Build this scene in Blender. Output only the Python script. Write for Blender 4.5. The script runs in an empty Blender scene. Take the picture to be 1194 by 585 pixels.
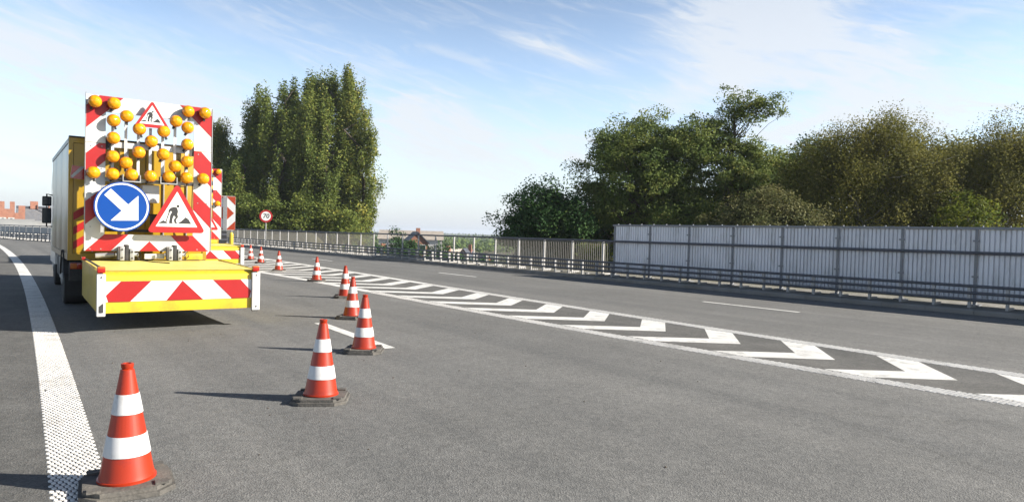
import bpy, bmesh, math, random
import numpy as np
from mathutils import Vector, Matrix
R = math.radians
sc = bpy.context.scene
COL = sc.collection

# ------------------------------------------------------------------ camera
FPX, W = 800.0, 1194.0
PITCH, ROLL, CAM_H = math.atan(19.0 / FPX), R(1.5), 1.55
cd = bpy.data.cameras.new('camera'); cam = bpy.data.objects.new('camera', cd); COL.objects.link(cam)
cd.sensor_width = 36.0; cd.lens = FPX / W * 36.0; cd.clip_start = 0.05; cd.clip_end = 9000
cam.matrix_world = Matrix.Translation((0, 0, CAM_H)) @ Matrix.Rotation(R(90) - PITCH, 4, 'X') @ Matrix.Rotation(ROLL, 4, 'Z')
sc.camera = cam

# ------------------------------------------------------------------ sun, sky, exposure
SUN_EL, SUN_AZ = R(27.9), R(95.5)            # azimuth clockwise from +Y
sd = Vector((math.sin(SUN_AZ) * math.cos(SUN_EL), math.cos(SUN_AZ) * math.cos(SUN_EL), math.sin(SUN_EL)))
ld = bpy.data.lights.new('sun', 'SUN'); ld.energy = 5.0; ld.angle = R(0.53); ld.color = (1.0, 0.93, 0.82)
sun = bpy.data.objects.new('sun', ld); COL.objects.link(sun)
sun.rotation_euler = sd.to_track_quat('Z', 'Y').to_euler(); sun.location = (30, -5, 30)
sc.view_settings.view_transform = 'Standard'; sc.view_settings.look = 'None'
sc.view_settings.exposure = 1.15; sc.view_settings.gamma = 1.0; sc.view_settings.use_curve_mapping = False

wd = bpy.data.worlds.new('World'); sc.world = wd; wd.use_nodes = True
nt = wd.node_tree; nt.nodes.clear()
def wn(t, **k):
    n = nt.nodes.new(t)
    for a, b in k.items(): setattr(n, a, b)
    return n
def lk(a, b): nt.links.new(a, b)
def M(op, a, b=None, c=None, clamp=False):
    n = wn('ShaderNodeMath', operation=op, use_clamp=clamp)
    for i, v in enumerate((a, b, c)):
        if v is None: continue
        if isinstance(v, (int, float)): n.inputs[i].default_value = v
        else: lk(v, n.inputs[i])
    return n.outputs[0]
sky = wn('ShaderNodeTexSky', sky_type='NISHITA', sun_disc=False, sun_elevation=SUN_EL, sun_rotation=SUN_AZ,
         altitude=50, air_density=1.0, dust_density=0.6, ozone_density=1.6)
tc = wn('ShaderNodeTexCoord'); sep = wn('ShaderNodeSeparateXYZ'); lk(tc.outputs['Generated'], sep.inputs[0])
X, Y, Z = sep.outputs
AZ = M('ARCTAN2', X, Y); EL = M('ARCSINE', Z)
def warp(seed, sx, sy, scale, detail, dist):
    cv = wn('ShaderNodeCombineXYZ')
    lk(M('MULTIPLY', AZ, sx), cv.inputs[0]); lk(M('ADD', M('MULTIPLY', EL, sy), M('MULTIPLY', AZ, sy * 0.28)), cv.inputs[1]); cv.inputs[2].default_value = seed
    nz = wn('ShaderNodeTexNoise'); nz.inputs['Scale'].default_value = scale; nz.inputs['Detail'].default_value = detail
    nz.inputs['Roughness'].default_value = 0.62; nz.inputs['Distortion'].default_value = dist
    lk(cv.outputs[0], nz.inputs['Vector']); return nz.outputs['Fac']
nA = warp(3.1, 2.0, 7.0, 3.0, 9, 0.7)
nB = warp(8.7, 3.0, 16.0, 3.2, 8, 1.0)
nC = warp(5.2, 1.0, 2.6, 1.5, 5, 0.3)
def blob(az, el, ra, re, amp, tilt=0.0):
    da = M('SUBTRACT', AZ, az); de = M('SUBTRACT', M('SUBTRACT', EL, el), M('MULTIPLY', da, tilt))
    q = M('ADD', M('POWER', M('MULTIPLY', da, 1 / ra), 2), M('POWER', M('MULTIPLY', de, 1 / re), 2))
    return M('MULTIPLY', M('EXPONENT', M('MULTIPLY', q, -1.0)), amp)
bl = None
for b in [(-0.62, 0.20, 0.30, 0.085, 0.95, -0.25), (-0.40, 0.16, 0.25, 0.05, .5, -.2), (-0.11, 0.15, 0.115, 0.05, 1.35, -0.2),
          (0.05, 0.262, 0.085, 0.012, 1.0, -0.36), (0.42, 0.23, 0.15, 0.085, 1.35, -0.2), (0.32, 0.31, 0.12, 0.06, 1.2, 0.2), (0.22, .19, .1, .03, .7, .3),
          (0.50, 0.155, 0.16, 0.035, 0.7, 0.1), (0.42, 0.163, 0.06, 0.0055, 1.3, 0.32), (0.12, 0.12, 0.2, 0.04, 0.6, 0.1),
          (-0.45, 0.30, 0.2, 0.02, 0.5, -0.35), (1.5, .4, .6, .2, .8, 0), (-1.6, .35, .6, .15, .8, 0), (3.0, .4, .5, .2, .7, 0), (-2.6, .5, .4, .2, .7, 0)]:
    v = blob(*b); bl = v if bl is None else M('ADD', bl, v)
tex = M('ADD', M('MULTIPLY', nA, 0.75), M('MULTIPLY', nB, 0.55))
def sstep(v, a, b):
    n = wn('ShaderNodeMapRange', interpolation_type='SMOOTHSTEP'); n.inputs['From Min'].default_value = a; n.inputs['From Max'].default_value = b; lk(v, n.inputs['Value']); return n.outputs[0]
dens = M('MULTIPLY', M('MINIMUM', bl, 1.15), sstep(M('ADD', tex, M('MULTIPLY', bl, 0.16)), 0.52, 0.92))
wisp = M('MULTIPLY', sstep(M('ADD', M('MULTIPLY', nB, 0.7), M('MULTIPLY', nC, 0.5)), 0.58, 0.82), 0.38)
hz = M('MULTIPLY', M('EXPONENT', M('MULTIPLY', M('MAXIMUM', EL, 0.0), -6.0)), 0.98)
fade = M('EXPONENT', M('MULTIPLY', M('POWER', M('MULTIPLY', M('MAXIMUM', EL, 0.0), 2.1), 4), -1.0))
fac = M('MULTIPLY', M('MINIMUM', M('ADD', M('MULTIPLY', dens, 0.78), wisp), 0.86), fade)
mx = wn('ShaderNodeMix', data_type='RGBA'); lk(fac, mx.inputs['Factor'])
gain = wn('ShaderNodeMix', data_type='RGBA', blend_type='MULTIPLY'); gain.inputs['Factor'].default_value = 1.0
low = M('EXPONENT', M('MULTIPLY', M('POWER', M('MULTIPLY', M('MAXIMUM', EL, 0.0), 2.7), 2), -1.0))
gc = wn('ShaderNodeCombineXYZ')
for i_, (a_, b_) in enumerate(((2.1, 0.55), (2.25, 0.56), (2.4, 0.58))): lk(M('ADD', M('MULTIPLY', low, a_), b_), gc.inputs[i_])
lk(sky.outputs[0], gain.inputs['A']); lk(gc.outputs[0], gain.inputs['B'])
hm = wn('ShaderNodeMix', data_type='RGBA'); lk(hz, hm.inputs['Factor']); lk(gain.outputs['Result'], hm.inputs['A']); hm.inputs['B'].default_value = (6.9, 7.25, 7.8, 1)
lk(hm.outputs['Result'], mx.inputs['A']); mx.inputs['B'].default_value = (7.9, 8.2, 8.55, 1)
bg = wn('ShaderNodeBackground'); lk(mx.outputs['Result'], bg.inputs[0]); bg.inputs[1].default_value = 0.05
wo = wn('ShaderNodeOutputWorld'); lk(bg.outputs[0], wo.inputs[0])

# ------------------------------------------------------------------ materials
def nmat(name):
    m = bpy.data.materials.new(name); m.use_nodes = True
    t = m.node_tree; p = t.nodes['Principled BSDF']
    return m, t, p
def mat(name, col, rough=0.6, metal=0.0, var=0.12, scale=6.0, dirt=None, dirt_amt=0.0, dirt_scale=2.0, bump=0.0, bump_scale=60, spec=0.5, coat=0.0, stretch=(1, 1, 1)):
    m, t, p = nmat(name); N = t.nodes; L = t.links
    tc = N.new('ShaderNodeTexCoord'); mp = N.new('ShaderNodeMapping'); mp.inputs['Scale'].default_value = stretch
    oi = N.new('ShaderNodeObjectInfo'); of = N.new('ShaderNodeVectorMath'); of.operation = 'MULTIPLY_ADD'; of.inputs[1].default_value = (13, 7, 9); L.new(oi.outputs['Random'], of.inputs[0]); L.new(tc.outputs['Object'], of.inputs[2])
    L.new(of.outputs[0], mp.inputs[0])
    nz = N.new('ShaderNodeTexNoise'); nz.inputs['Scale'].default_value = scale; nz.inputs['Detail'].default_value = 6; L.new(mp.outputs[0], nz.inputs['Vector'])
    rp = N.new('ShaderNodeValToRGB'); rp.color_ramp.elements[0].position = 0.3; rp.color_ramp.elements[1].position = 0.7
    rp.color_ramp.elements[0].color = tuple(c * (1 - var) for c in col) + (1,)
    rp.color_ramp.elements[1].color = tuple(min(1, c * (1 + var)) for c in col) + (1,)
    L.new(nz.outputs['Fac'], rp.inputs[0]); out = rp.outputs[0]
    if dirt:
        n2 = N.new('ShaderNodeTexNoise'); n2.inputs['Scale'].default_value = dirt_scale; n2.inputs['Detail'].default_value = 9; n2.inputs['Roughness'].default_value = .7
        L.new(mp.outputs[0], n2.inputs['Vector'])
        r2 = N.new('ShaderNodeValToRGB'); r2.color_ramp.elements[0].position = 0.62 - dirt_amt * .35; r2.color_ramp.elements[1].position = 0.80 - dirt_amt * .2
        L.new(n2.outputs['Fac'], r2.inputs[0])
        mxx = N.new('ShaderNodeMix'); mxx.data_type = 'RGBA'; L.new(r2.outputs[0], mxx.inputs['Factor']); L.new(out, mxx.inputs['A']); mxx.inputs['B'].default_value = tuple(dirt) + (1,)
        out = mxx.outputs['Result']
    L.new(out, p.inputs['Base Color'])
    p.inputs['Roughness'].default_value = rough; p.inputs['Metallic'].default_value = metal; p.inputs['Specular IOR Level'].default_value = spec
    p.inputs['Coat Weight'].default_value = coat; p.inputs['Coat Roughness'].default_value = 0.15
    if bump:
        n3 = N.new('ShaderNodeTexNoise'); n3.inputs['Scale'].default_value = bump_scale; n3.inputs['Detail'].default_value = 4; L.new(tc.outputs['Object'], n3.inputs['Vector'])
        b = N.new('ShaderNodeBump'); b.inputs['Strength'].default_value = bump; b.inputs['Distance'].default_value = 0.01; L.new(n3.outputs['Fac'], b.inputs['Height']); L.new(b.outputs[0], p.inputs['Normal'])
    return m

def asphalt_mat(name='asphalt', k=1.0):
    m, t, p = nmat(name); N = t.nodes; L = t.links
    tc = N.new('ShaderNodeTexCoord'); mp = N.new('ShaderNodeMapping'); mp.inputs['Rotation'].default_value = (0, 0, R(-37.5)); L.new(tc.outputs['Object'], mp.inputs[0])
    def noise(scale, det, src=mp, rough=.6):
        n = N.new('ShaderNodeTexNoise'); n.inputs['Scale'].default_value = scale; n.inputs['Detail'].default_value = det; n.inputs['Roughness'].default_value = rough; L.new(src.outputs[0], n.inputs['Vector']); return n.outputs['Fac']
    def ramp(v, a, b, c0, c1):
        r = N.new('ShaderNodeValToRGB'); r.color_ramp.elements[0].position = a; r.color_ramp.elements[1].position = b
        r.color_ramp.elements[0].color = c0 + (1,); r.color_ramp.elements[1].color = c1 + (1,); L.new(v, r.inputs[0]); return r.outputs[0]
    def mul(a, b, f=1.0):
        x = N.new('ShaderNodeMix'); x.data_type = 'RGBA'; x.blend_type = 'MULTIPLY'; x.inputs['Factor'].default_value = f; L.new(a, x.inputs['A']); L.new(b, x.inputs['B']); return x.outputs['Result']
    vo = N.new('ShaderNodeTexVoronoi'); vo.inputs['Scale'].default_value = 95; L.new(mp.outputs[0], vo.inputs['Vector'])
    sp = N.new('ShaderNodeSeparateColor'); L.new(vo.outputs['Color'], sp.inputs[0])
    grain = ramp(sp.outputs[0], 0.0, 1.0, (0.76, 0.76, 0.76), (1.21, 1.21, 1.20))
    vo2 = N.new('ShaderNodeTexVoronoi'); vo2.inputs['Scale'].default_value = 28; L.new(mp.outputs[0], vo2.inputs['Vector'])
    sp2 = N.new('ShaderNodeSeparateColor'); L.new(vo2.outputs['Color'], sp2.inputs[0])
    grain2 = ramp(sp2.outputs[1], 0.0, 1.0, (0.86, 0.86, 0.86), (1.14, 1.13, 1.12))
    big = ramp(noise(0.35, 5), .3, .7, (0.137, 0.1375, 0.1355), (0.172, 0.1725, 0.170))
    ms = N.new('ShaderNodeMapping'); ms.inputs['Scale'].default_value = (1.1, 0.035, 1); L.new(mp.outputs[0], ms.inputs[0])
    strk = ramp(noise(1.0, 3, ms), .35, .68, (0.82, 0.825, 0.83), (1.10, 1.09, 1.075))
    mid = ramp(noise(2.4, 6), .3, .72, (0.93, 0.93, 0.93), (1.06, 1.06, 1.055))
    spots = ramp(noise(9.0, 3, mp, .5), .24, .30, (0.72, 0.71, 0.70), (1, 1, 1))
    col = mul(mul(mul(mul(mul(big, grain), strk), mid), grain2), spots)
    # hair cracks and sealed joints
    vc = N.new('ShaderNodeTexVoronoi'); vc.feature = 'DISTANCE_TO_EDGE'; vc.inputs['Scale'].default_value = 0.14
    nd = N.new('ShaderNodeTexNoise'); nd.inputs['Scale'].default_value = 1.5; nd.inputs['Detail'].default_value = 5; L.new(mp.outputs[0], nd.inputs['Vector'])
    va = N.new('ShaderNodeVectorMath'); va.operation = 'MULTIPLY_ADD'; va.inputs[1].default_value = (.5, .5, .5); L.new(nd.outputs['Color'], va.inputs[0]); L.new(mp.outputs[0], va.inputs[2]); L.new(va.outputs[0], vc.inputs['Vector'])
    cr = ramp(vc.outputs['Distance'], 0.0, 0.0012, (0.88, 0.88, 0.87), (1, 1, 1)); col = mul(col, cr)
    if k != 1: col = mul(col, ramp(noise(1.1, 6), .35, .7, (k * .85, k * .84, k * .82), (k * 1.2, k * 1.18, k * 1.15)))
    L.new(col, p.inputs['Base Color']); p.inputs['Roughness'].default_value = 0.82; p.inputs['Specular IOR Level'].default_value = 0.35
    b = N.new('ShaderNodeBump'); b.inputs['Strength'].default_value = 0.55; b.inputs['Distance'].default_value = 0.006; L.new(vo.outputs['Distance'], b.inputs['Height']); L.new(b.outputs[0], p.inputs['Normal'])
    return m

def leaf_mat(name, c0, c1, c2, trans=0.3):
    m, t, p = nmat(name); N = t.nodes; L = t.links
    at = N.new('ShaderNodeAttribute'); at.attribute_name = 'tint'
    rp = N.new('ShaderNodeValToRGB'); e = rp.color_ramp.elements; e[0].position = 0.15; e[0].color = tuple(c0) + (1,); e[1].position = 0.95; e[1].color = tuple(c2) + (1,)
    k = e.new(0.6); k.color = tuple(c1) + (1,); L.new(at.outputs['Fac'], rp.inputs[0])
    L.new(rp.outputs[0], p.inputs['Base Color']); p.inputs['Roughness'].default_value = 0.7; p.inputs['Specular IOR Level'].default_value = 0.12
    tr = N.new('ShaderNodeBsdfTranslucent'); L.new(rp.outputs[0], tr.inputs[0])
    ms = N.new('ShaderNodeMixShader'); ms.inputs[0].default_value = trans; L.new(p.outputs[0], ms.inputs[1]); L.new(tr.outputs[0], ms.inputs[2])
    L.new(ms.outputs[0], N['Material Output'].inputs[0]); return m

MT = {}
MT['asphalt'] = asphalt_mat(); MT['asphalt_old'] = asphalt_mat('old_asphalt', .80); MT['shoulder'] = asphalt_mat('shoulder_asphalt', .76)
MT['paint'] = mat('road_paint', (0.66, 0.655, 0.63), 0.6, var=0.10, scale=3, dirt=(.27, .265, .255), dirt_amt=0.30, dirt_scale=5, bump=.3, bump_scale=120)
MT['dots'] = mat('line_dots_paint', (0.72, 0.70, 0.665), 0.55, var=0.07, scale=2, dirt=(.40, .38, .35), dirt_amt=0.3, dirt_scale=3)
MT['concrete'] = mat('kerb_concrete', (0.22, 0.215, 0.205), 0.85, var=0.18, scale=3, dirt=(.16, .15, .13), dirt_amt=.5, dirt_scale=1.5, bump=.4)
MT['verge'] = mat('verge_concrete', (0.17, 0.163, 0.15), 0.9, var=0.25, scale=2.5, dirt=(.10, .10, .07), dirt_amt=.6, dirt_scale=1.1, bump=.6, bump_scale=25)
MT['steel'] = mat('grey_steel', (0.20, 0.21, 0.23), 0.5, 0.0, var=0.12, scale=4, dirt=(.2, .2, .19), dirt_amt=.3)
MT['darksteel'] = mat('slate_steel', (0.085, 0.09, 0.105), 0.5, 0.0, var=0.12, scale=4)
MT['posts'] = mat('pale_post_paint', (0.37, 0.365, 0.36), 0.55, var=0.1, scale=5, dirt=(.3, .28, .25), dirt_amt=.25)
MT['panel'] = mat('noise_panel', (0.76, 0.765, 0.81), 0.5, var=0.05, scale=1.4, dirt=(.44, .44, .44), dirt_amt=.34, dirt_scale=2.6, stretch=(1, 1, .22))
MT['bars'] = mat('railing_bars', (0.13, 0.125, 0.115), 0.6, var=.15)
MT['yellow'] = mat('yellow_paint', (0.58, 0.41, 0.018), 0.38, var=0.05, scale=2, dirt=(.38, .24, .03), dirt_amt=.28, dirt_scale=2.5, coat=.3)
MT['yellow_body'] = mat('yellow_body_paint', (0.42, 0.255, 0.012), 0.38, var=0.06, scale=2, dirt=(.26, .16, .02), dirt_amt=.3, dirt_scale=1.6, coat=.2)
MT['lid'] = mat('pale_yellow_lid', (0.72, 0.60, 0.15), 0.5, var=0.06, scale=1.3, dirt=(.58, .44, .10), dirt_amt=.18, dirt_scale=1.2)
MT['white'] = mat('white_paint', (0.60, 0.595, 0.58), 0.42, var=0.03, scale=3, dirt=(.45, .43, .40), dirt_amt=.25, dirt_scale=2.2)
MT['reflwhite'] = mat('retroreflective_white', (0.70, 0.70, 0.69), 0.4, var=0.02)
MT['red'] = mat('retroreflective_red', (0.36, 0.012, 0.012), 0.38, var=0.04, dirt=(.30, .018, .016), dirt_amt=.2)
MT['blue'] = mat('sign_blue', (0.001, 0.050, 0.27), 0.45, var=0.03, spec=.25)
MT['black'] = mat('matte_black', (0.02, 0.02, 0.022), 0.6, var=0.2)
MT['rubber'] = mat('tyre_rubber', (0.025, 0.025, 0.025), 0.85, var=0.25, bump=.3)
MT['under'] = mat('chassis_black', (0.03, 0.03, 0.032), 0.7, var=0.3, dirt=(.09, .08, .065), dirt_amt=.4)
MT['galv'] = mat('galvanised', (0.34, 0.34, 0.335), 0.45, 0.35, var=0.15, scale=9)
def boxside():
    m = mat('box_side', (0.29, 0.265, 0.22), 0.32, var=0.07, scale=1.2, dirt=(.19, .145, .085), dirt_amt=.35, dirt_scale=.9, stretch=(1, 1, .4), coat=.2)
    t = m.node_tree; N = t.nodes; L = t.links; p = N['Principled BSDF']; src = p.inputs['Base Color'].links[0].from_socket
    tc = N.new('ShaderNodeTexCoord'); sp = N.new('ShaderNodeSeparateXYZ'); L.new(tc.outputs['Object'], sp.inputs[0])
    mp = N.new('ShaderNodeMapping'); mp.inputs['Scale'].default_value = (3, 3, .5); L.new(tc.outputs['Object'], mp.inputs[0])
    nz = N.new('ShaderNodeTexNoise'); nz.inputs['Scale'].default_value = 2.2; nz.inputs['Detail'].default_value = 9; nz.inputs['Roughness'].default_value = .72; L.new(mp.outputs[0], nz.inputs['Vector'])
    a = N.new('ShaderNodeMath'); a.operation = 'MULTIPLY_ADD'; a.inputs[1].default_value = -.42; a.inputs[2].default_value = .93; L.new(sp.outputs[2], a.inputs[0])
    b = N.new('ShaderNodeMath'); b.operation = 'ADD'; L.new(a.outputs[0], b.inputs[0]); L.new(nz.outputs['Fac'], b.inputs[1])
    r = N.new('ShaderNodeValToRGB'); r.color_ramp.elements[0].position = .45; r.color_ramp.elements[1].position = .95; L.new(b.outputs[0], r.inputs[0])
    x = N.new('ShaderNodeMix'); x.data_type = 'RGBA'; L.new(r.outputs[0], x.inputs['Factor']); L.new(src, x.inputs['A']); x.inputs['B'].default_value = (.17, .125, .065, 1); L.new(x.outputs['Result'], p.inputs['Base Color']); return m
MT['boxside'] = boxside()
MT['cab'] = mat('cab_white', (0.72, 0.71, 0.68), 0.3, var=.05, coat=.4, dirt=(.4, .37, .3), dirt_amt=.3)
MT['cone_red'] = mat('cone_red', (0.345, 0.026, 0.005), 0.38, var=0.07, scale=8, dirt=(.24, .022, .014), dirt_amt=.28, dirt_scale=9)
MT['cone_white'] = mat('cone_white', (0.62, 0.62, 0.62), 0.45, var=0.03, scale=8, dirt=(.45, .43, .40), dirt_amt=.25, dirt_scale=12)
MT['cone_base'] = mat('cone_base_rubber', (0.085, 0.08, 0.073), 0.85, var=0.2, scale=10, dirt=(.17, .155, .135), dirt_amt=.45, dirt_scale=6, bump=.5, bump_scale=60)
MT['redlens'] = mat('red_lens', (0.34, 0.012, 0.008), 0.2, var=.05, coat=.5)
MT['orangelens'] = mat('orange_lens', (0.45, 0.10, 0.004), 0.2, var=.05, coat=.5)
MT['glass'] = mat('dark_glass', (0.03, 0.04, 0.05), 0.08, var=.1, spec=.8)
MT['signorange'] = mat('sign_orange', (0.42, 0.05, 0.012), 0.4, var=.04)
MT['brick'] = mat('red_brick', (0.30, 0.135, 0.09), 0.85, var=.2, scale=3, dirt=(.26, .14, .10), dirt_amt=.3, bump=.4, bump_scale=9)
MT['redtile'] = mat('orange_tiles', (0.26, 0.135, 0.095), 0.85, var=.15, scale=4)
MT['slate'] = mat('slate_roof', (0.13, 0.135, 0.15), 0.7, var=.3, scale=2.5, stretch=(1, 1, 3), dirt=(.22, .21, .2), dirt_amt=.4)
MT['darkslate'] = mat('dark_slate', (0.055, 0.06, 0.075), 0.6, var=.3, scale=3)
MT['greyroof'] = mat('pale_grey_roof', (0.33, 0.33, 0.32), 0.7, var=.12, scale=.6)
MT['paleroof'] = mat('pale_tile_roof', (0.33, 0.29, 0.25), .85, var=.18, scale=1.5)
MT['render'] = mat('white_render', (0.50, 0.49, 0.47), .8, var=.06, scale=1)
MT['bark'] = mat('bark', (0.075, 0.058, 0.042), .9, var=.35, scale=5, bump=.6, bump_scale=20)
MT['birchbark'] = mat('birch_bark', (0.42, 0.39, 0.35), .85, var=.3, scale=3, dirt=(.06, .055, .05), dirt_amt=.4, dirt_scale=5)

def ground_mat():
    m, t, p = nmat('ground_grass'); N = t.nodes; L = t.links
    tc = N.new('ShaderNodeTexCoord')
    def noise(s, d):
        n = N.new('ShaderNodeTexNoise'); n.inputs['Scale'].default_value = s; n.inputs['Detail'].default_value = d; L.new(tc.outputs['Object'], n.inputs['Vector']); return n.outputs['Fac']
    r = N.new('ShaderNodeValToRGB'); e = r.color_ramp.elements; e[0].position = .3; e[0].color = (.045, .048, .018, 1); e[1].position = .7; e[1].color = (.105, .088, .045, 1); L.new(noise(.8, 8), r.inputs[0])
    r2 = N.new('ShaderNodeValToRGB'); e = r2.color_ramp.elements; e[0].position = .4; e[0].color = (.5, .62, .5, 1); e[1].position = .6; e[1].color = (1.1, 1, .9, 1); L.new(noise(.02, 6), r2.inputs[0])
    x = N.new('ShaderNodeMix'); x.data_type = 'RGBA'; x.blend_type = 'MULTIPLY'; x.inputs['Factor'].default_value = 1; L.new(r.outputs[0], x.inputs['A']); L.new(r2.outputs[0], x.inputs['B'])
    L.new(x.outputs['Result'], p.inputs['Base Color']); p.inputs['Roughness'].default_value = .95; return m
MT['ground'] = ground_mat()

def amber_mat():
    m, t, p = nmat('amber_lens'); N = t.nodes; L = t.links
    tc = N.new('ShaderNodeTexCoord'); wv = N.new('ShaderNodeTexWave'); wv.inputs['Scale'].default_value = 22; wv.bands_direction = 'X'; L.new(tc.outputs['Object'], wv.inputs['Vector'])
    lw = N.new('ShaderNodeTexNoise'); lw.inputs['Scale'].default_value = 14; L.new(tc.outputs['Object'], lw.inputs['Vector'])
    r = N.new('ShaderNodeValToRGB'); e = r.color_ramp.elements; e[0].position = .3; e[0].color = (.70, .27, .003, 1); e[1].position = .7; e[1].color = (.95, .45, .006, 1); L.new(lw.outputs['Fac'], r.inputs[0])
    L.new(r.outputs[0], p.inputs['Base Color']); p.inputs['Roughness'].default_value = .07; p.inputs['Coat Weight'].default_value = .6; p.inputs['Transmission Weight'].default_value = .15; p.inputs['IOR'].default_value = 1.35
    b = N.new('ShaderNodeBump'); b.inputs['Strength'].default_value = .22; b.inputs['Distance'].default_value = .01; L.new(wv.outputs['Fac'], b.inputs['Height']); L.new(b.outputs[0], p.inputs['Normal'])
    return m
MT['amber'] = amber_mat()
MT['bowl'] = mat('reflector_bowl', (.9, .62, .2), .25, .9, var=.1)

# ------------------------------------------------------------------ helpers
class MB:
    """collects simple solids, links them as ONE mesh object"""
    def __init__(s): s.v = []; s.f = []; s.m = []; s.sm = []
    def add(s, vs, fs, mi=0, smooth=False):
        o = len(s.v); s.v += [tuple(v) for v in vs]
        for f in fs: s.f.append(tuple(i + o for i in f)); s.m.append(mi); s.sm.append(smooth)
        return s
    def box(s, x0, x1, y0, y1, z0, z1, mi=0, bev=0.0):
        if bev <= 0:
            vs = [(x, y, z) for z in (z0, z1) for y in (y0, y1) for x in (x0, x1)]
            return s.add(vs, [(0, 2, 3, 1), (4, 5, 7, 6), (0, 1, 5, 4), (2, 6, 7, 3), (0, 4, 6, 2), (1, 3, 7, 5)], mi)
        bm = bmesh.new(); bmesh.ops.create_cube(bm, size=1)
        for v in bm.verts: v.co = Vector(((x0 + x1) / 2 + v.co.x * (x1 - x0), (y0 + y1) / 2 + v.co.y * (y1 - y0), (z0 + z1) / 2 + v.co.z * (z1 - z0)))
        bmesh.ops.bevel(bm, geom=list(bm.edges), offset=bev, segments=2, affect='EDGES', profile=.6)
        bm.verts.index_update(); r = s.add([v.co[:] for v in bm.verts], [[v.index for v in f.verts] for f in bm.faces], mi, True); bm.free(); return r
    def prism(s, poly, a, b, axis='y', mi=0):
        """poly = 2-D outline, extruded from a to b along axis"""
        n = len(poly)
        def P(p, t): return {'y': (p[0], t, p[1]), 'z': (p[0], p[1], t), 'x': (t, p[0], p[1])}[axis]
        vs = [P(p, a) for p in poly] + [P(p, b) for p in poly]
        fs = [tuple(range(n)), tuple(range(2 * n - 1, n - 1, -1))] + [(i, i + n, (i + 1) % n + n, (i + 1) % n) for i in range(n)]
        return s.add(vs, fs, mi)
    def tube(s, pts, rad, n=8, mi=0, caps=True, smooth=True):
        pts = [Vector(p) for p in pts]; rr = rad if hasattr(rad, '__len__') else [rad] * len(pts)
        vs = []; fs = []
        for i, p in enumerate(pts):
            d = (pts[min(i + 1, len(pts) - 1)] - pts[max(i - 1, 0)]).normalized()
            a = d.orthogonal().normalized() if abs(d.z) > .98 else d.cross(Vector((0, 0, 1))).normalized(); b = d.cross(a)
            for k in range(n):
                t = 2 * math.pi * k / n; vs.append(p + (a * math.cos(t) + b * math.sin(t)) * rr[i])
        for i in range(len(pts) - 1):
            for k in range(n):
                q = (k + 1) % n; fs.append((i * n + k, i * n + q, (i + 1) * n + q, (i + 1) * n + k))
        s.add(vs, fs, mi, smooth)
        if caps: s.add(vs[:n], [tuple(range(n))], mi); s.add(vs[-n:], [tuple(range(n - 1, -1, -1))], mi)
        return s
    def lathe(s, prof, n=24, mi=0, axis='z', c=(0, 0, 0), smooth=True):
        """prof = [(radius, height)]"""
        vs = []; fs = []
        for r, h in prof:
            for k in range(n):
                t = 2 * math.pi * k / n; u, v = r * math.cos(t), r * math.sin(t)
                vs.append({'z': (c[0] + u, c[1] + v, c[2] + h), 'y': (c[0] + u, c[1] + h, c[2] + v), 'x': (c[0] + h, c[1] + u, c[2] + v)}[axis])
        for i in range(len(prof) - 1):
            for k in range(n):
                q = (k + 1) % n; fs.append((i * n + k, i * n + q, (i + 1) * n + q, (i + 1) * n + k))
        s.add(vs, fs, mi, smooth); s.add(vs[:n], [tuple(range(n))], mi); s.add(vs[-n:], [tuple(range(n))], mi); return s
    def mesh(s, name, mats):
        me = bpy.data.meshes.new(name); me.from_pydata(s.v, [], s.f)
        for m in (mats if isinstance(mats, (list, tuple)) else [mats]): me.materials.append(MT[m] if isinstance(m, str) else m)
        me.polygons.foreach_set('material_index', s.m); me.polygons.foreach_set('use_smooth', s.sm)
        bm = bmesh.new(); bm.from_mesh(me); bmesh.ops.recalc_face_normals(bm, faces=bm.faces); bm.to_mesh(me); bm.free(); me.update(); me.set_sharp_from_angle(angle=R(38)); return me
    def build(s, name, mats, parent=None, **k): return link(name, s.mesh(name, mats), parent, **k)
def link(name, me, parent=None, loc=None, rot=None, kind=None):
    o = bpy.data.objects.new(name, me); COL.objects.link(o)
    if parent: o.parent = parent
    if loc is not None: o.location = loc
    if rot is not None: o.rotation_euler = rot
    if kind: o['kind'] = kind
    return o
def tag(o, label, cat, group=None):
    o['label'] = label; o['category'] = cat
    if group: o['group'] = group
    return o
def thing(name, label, cat, loc=(0, 0, 0), rz=0, group=None):
    o = link(name, None, loc=loc, rot=(0, 0, rz)); o.empty_display_size = .3
    return tag(o, label, cat, group)
def copy_tree(o, parent=None, skip=()):
    c = o.copy(); COL.objects.link(c)
    if parent: c.parent = parent
    for ch in o.children:
        if ch.name.split('.')[0] not in skip: copy_tree(ch, c, skip)
    return c
def flat(name, poly, z, m, parent=None, th=0.0):
    return MB().prism(poly, z - th, z, 'z').build(name, m, parent) if th else MB().add([(p[0], p[1], z) for p in poly], [tuple(range(len(poly)))]).build(name, m, parent)

def frame(deg):
    t = R(deg); return np.array([math.sin(t), math.cos(t)]), np.array([math.cos(t), -math.sin(t)])
GU, GN = frame(-37.5)                     # gore frame: along the road / to its right
def G(n, u): return (GN[0] * n + GU[0] * u, GN[1] * n + GU[1] * u)
KU, KN = frame(-39.0); K0 = np.array([8.02, 18.70])     # right kerb line
def K(t, w, z=0.0): p = K0 + KU * t + KN * w; return (float(p[0]), float(p[1]), z)

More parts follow.
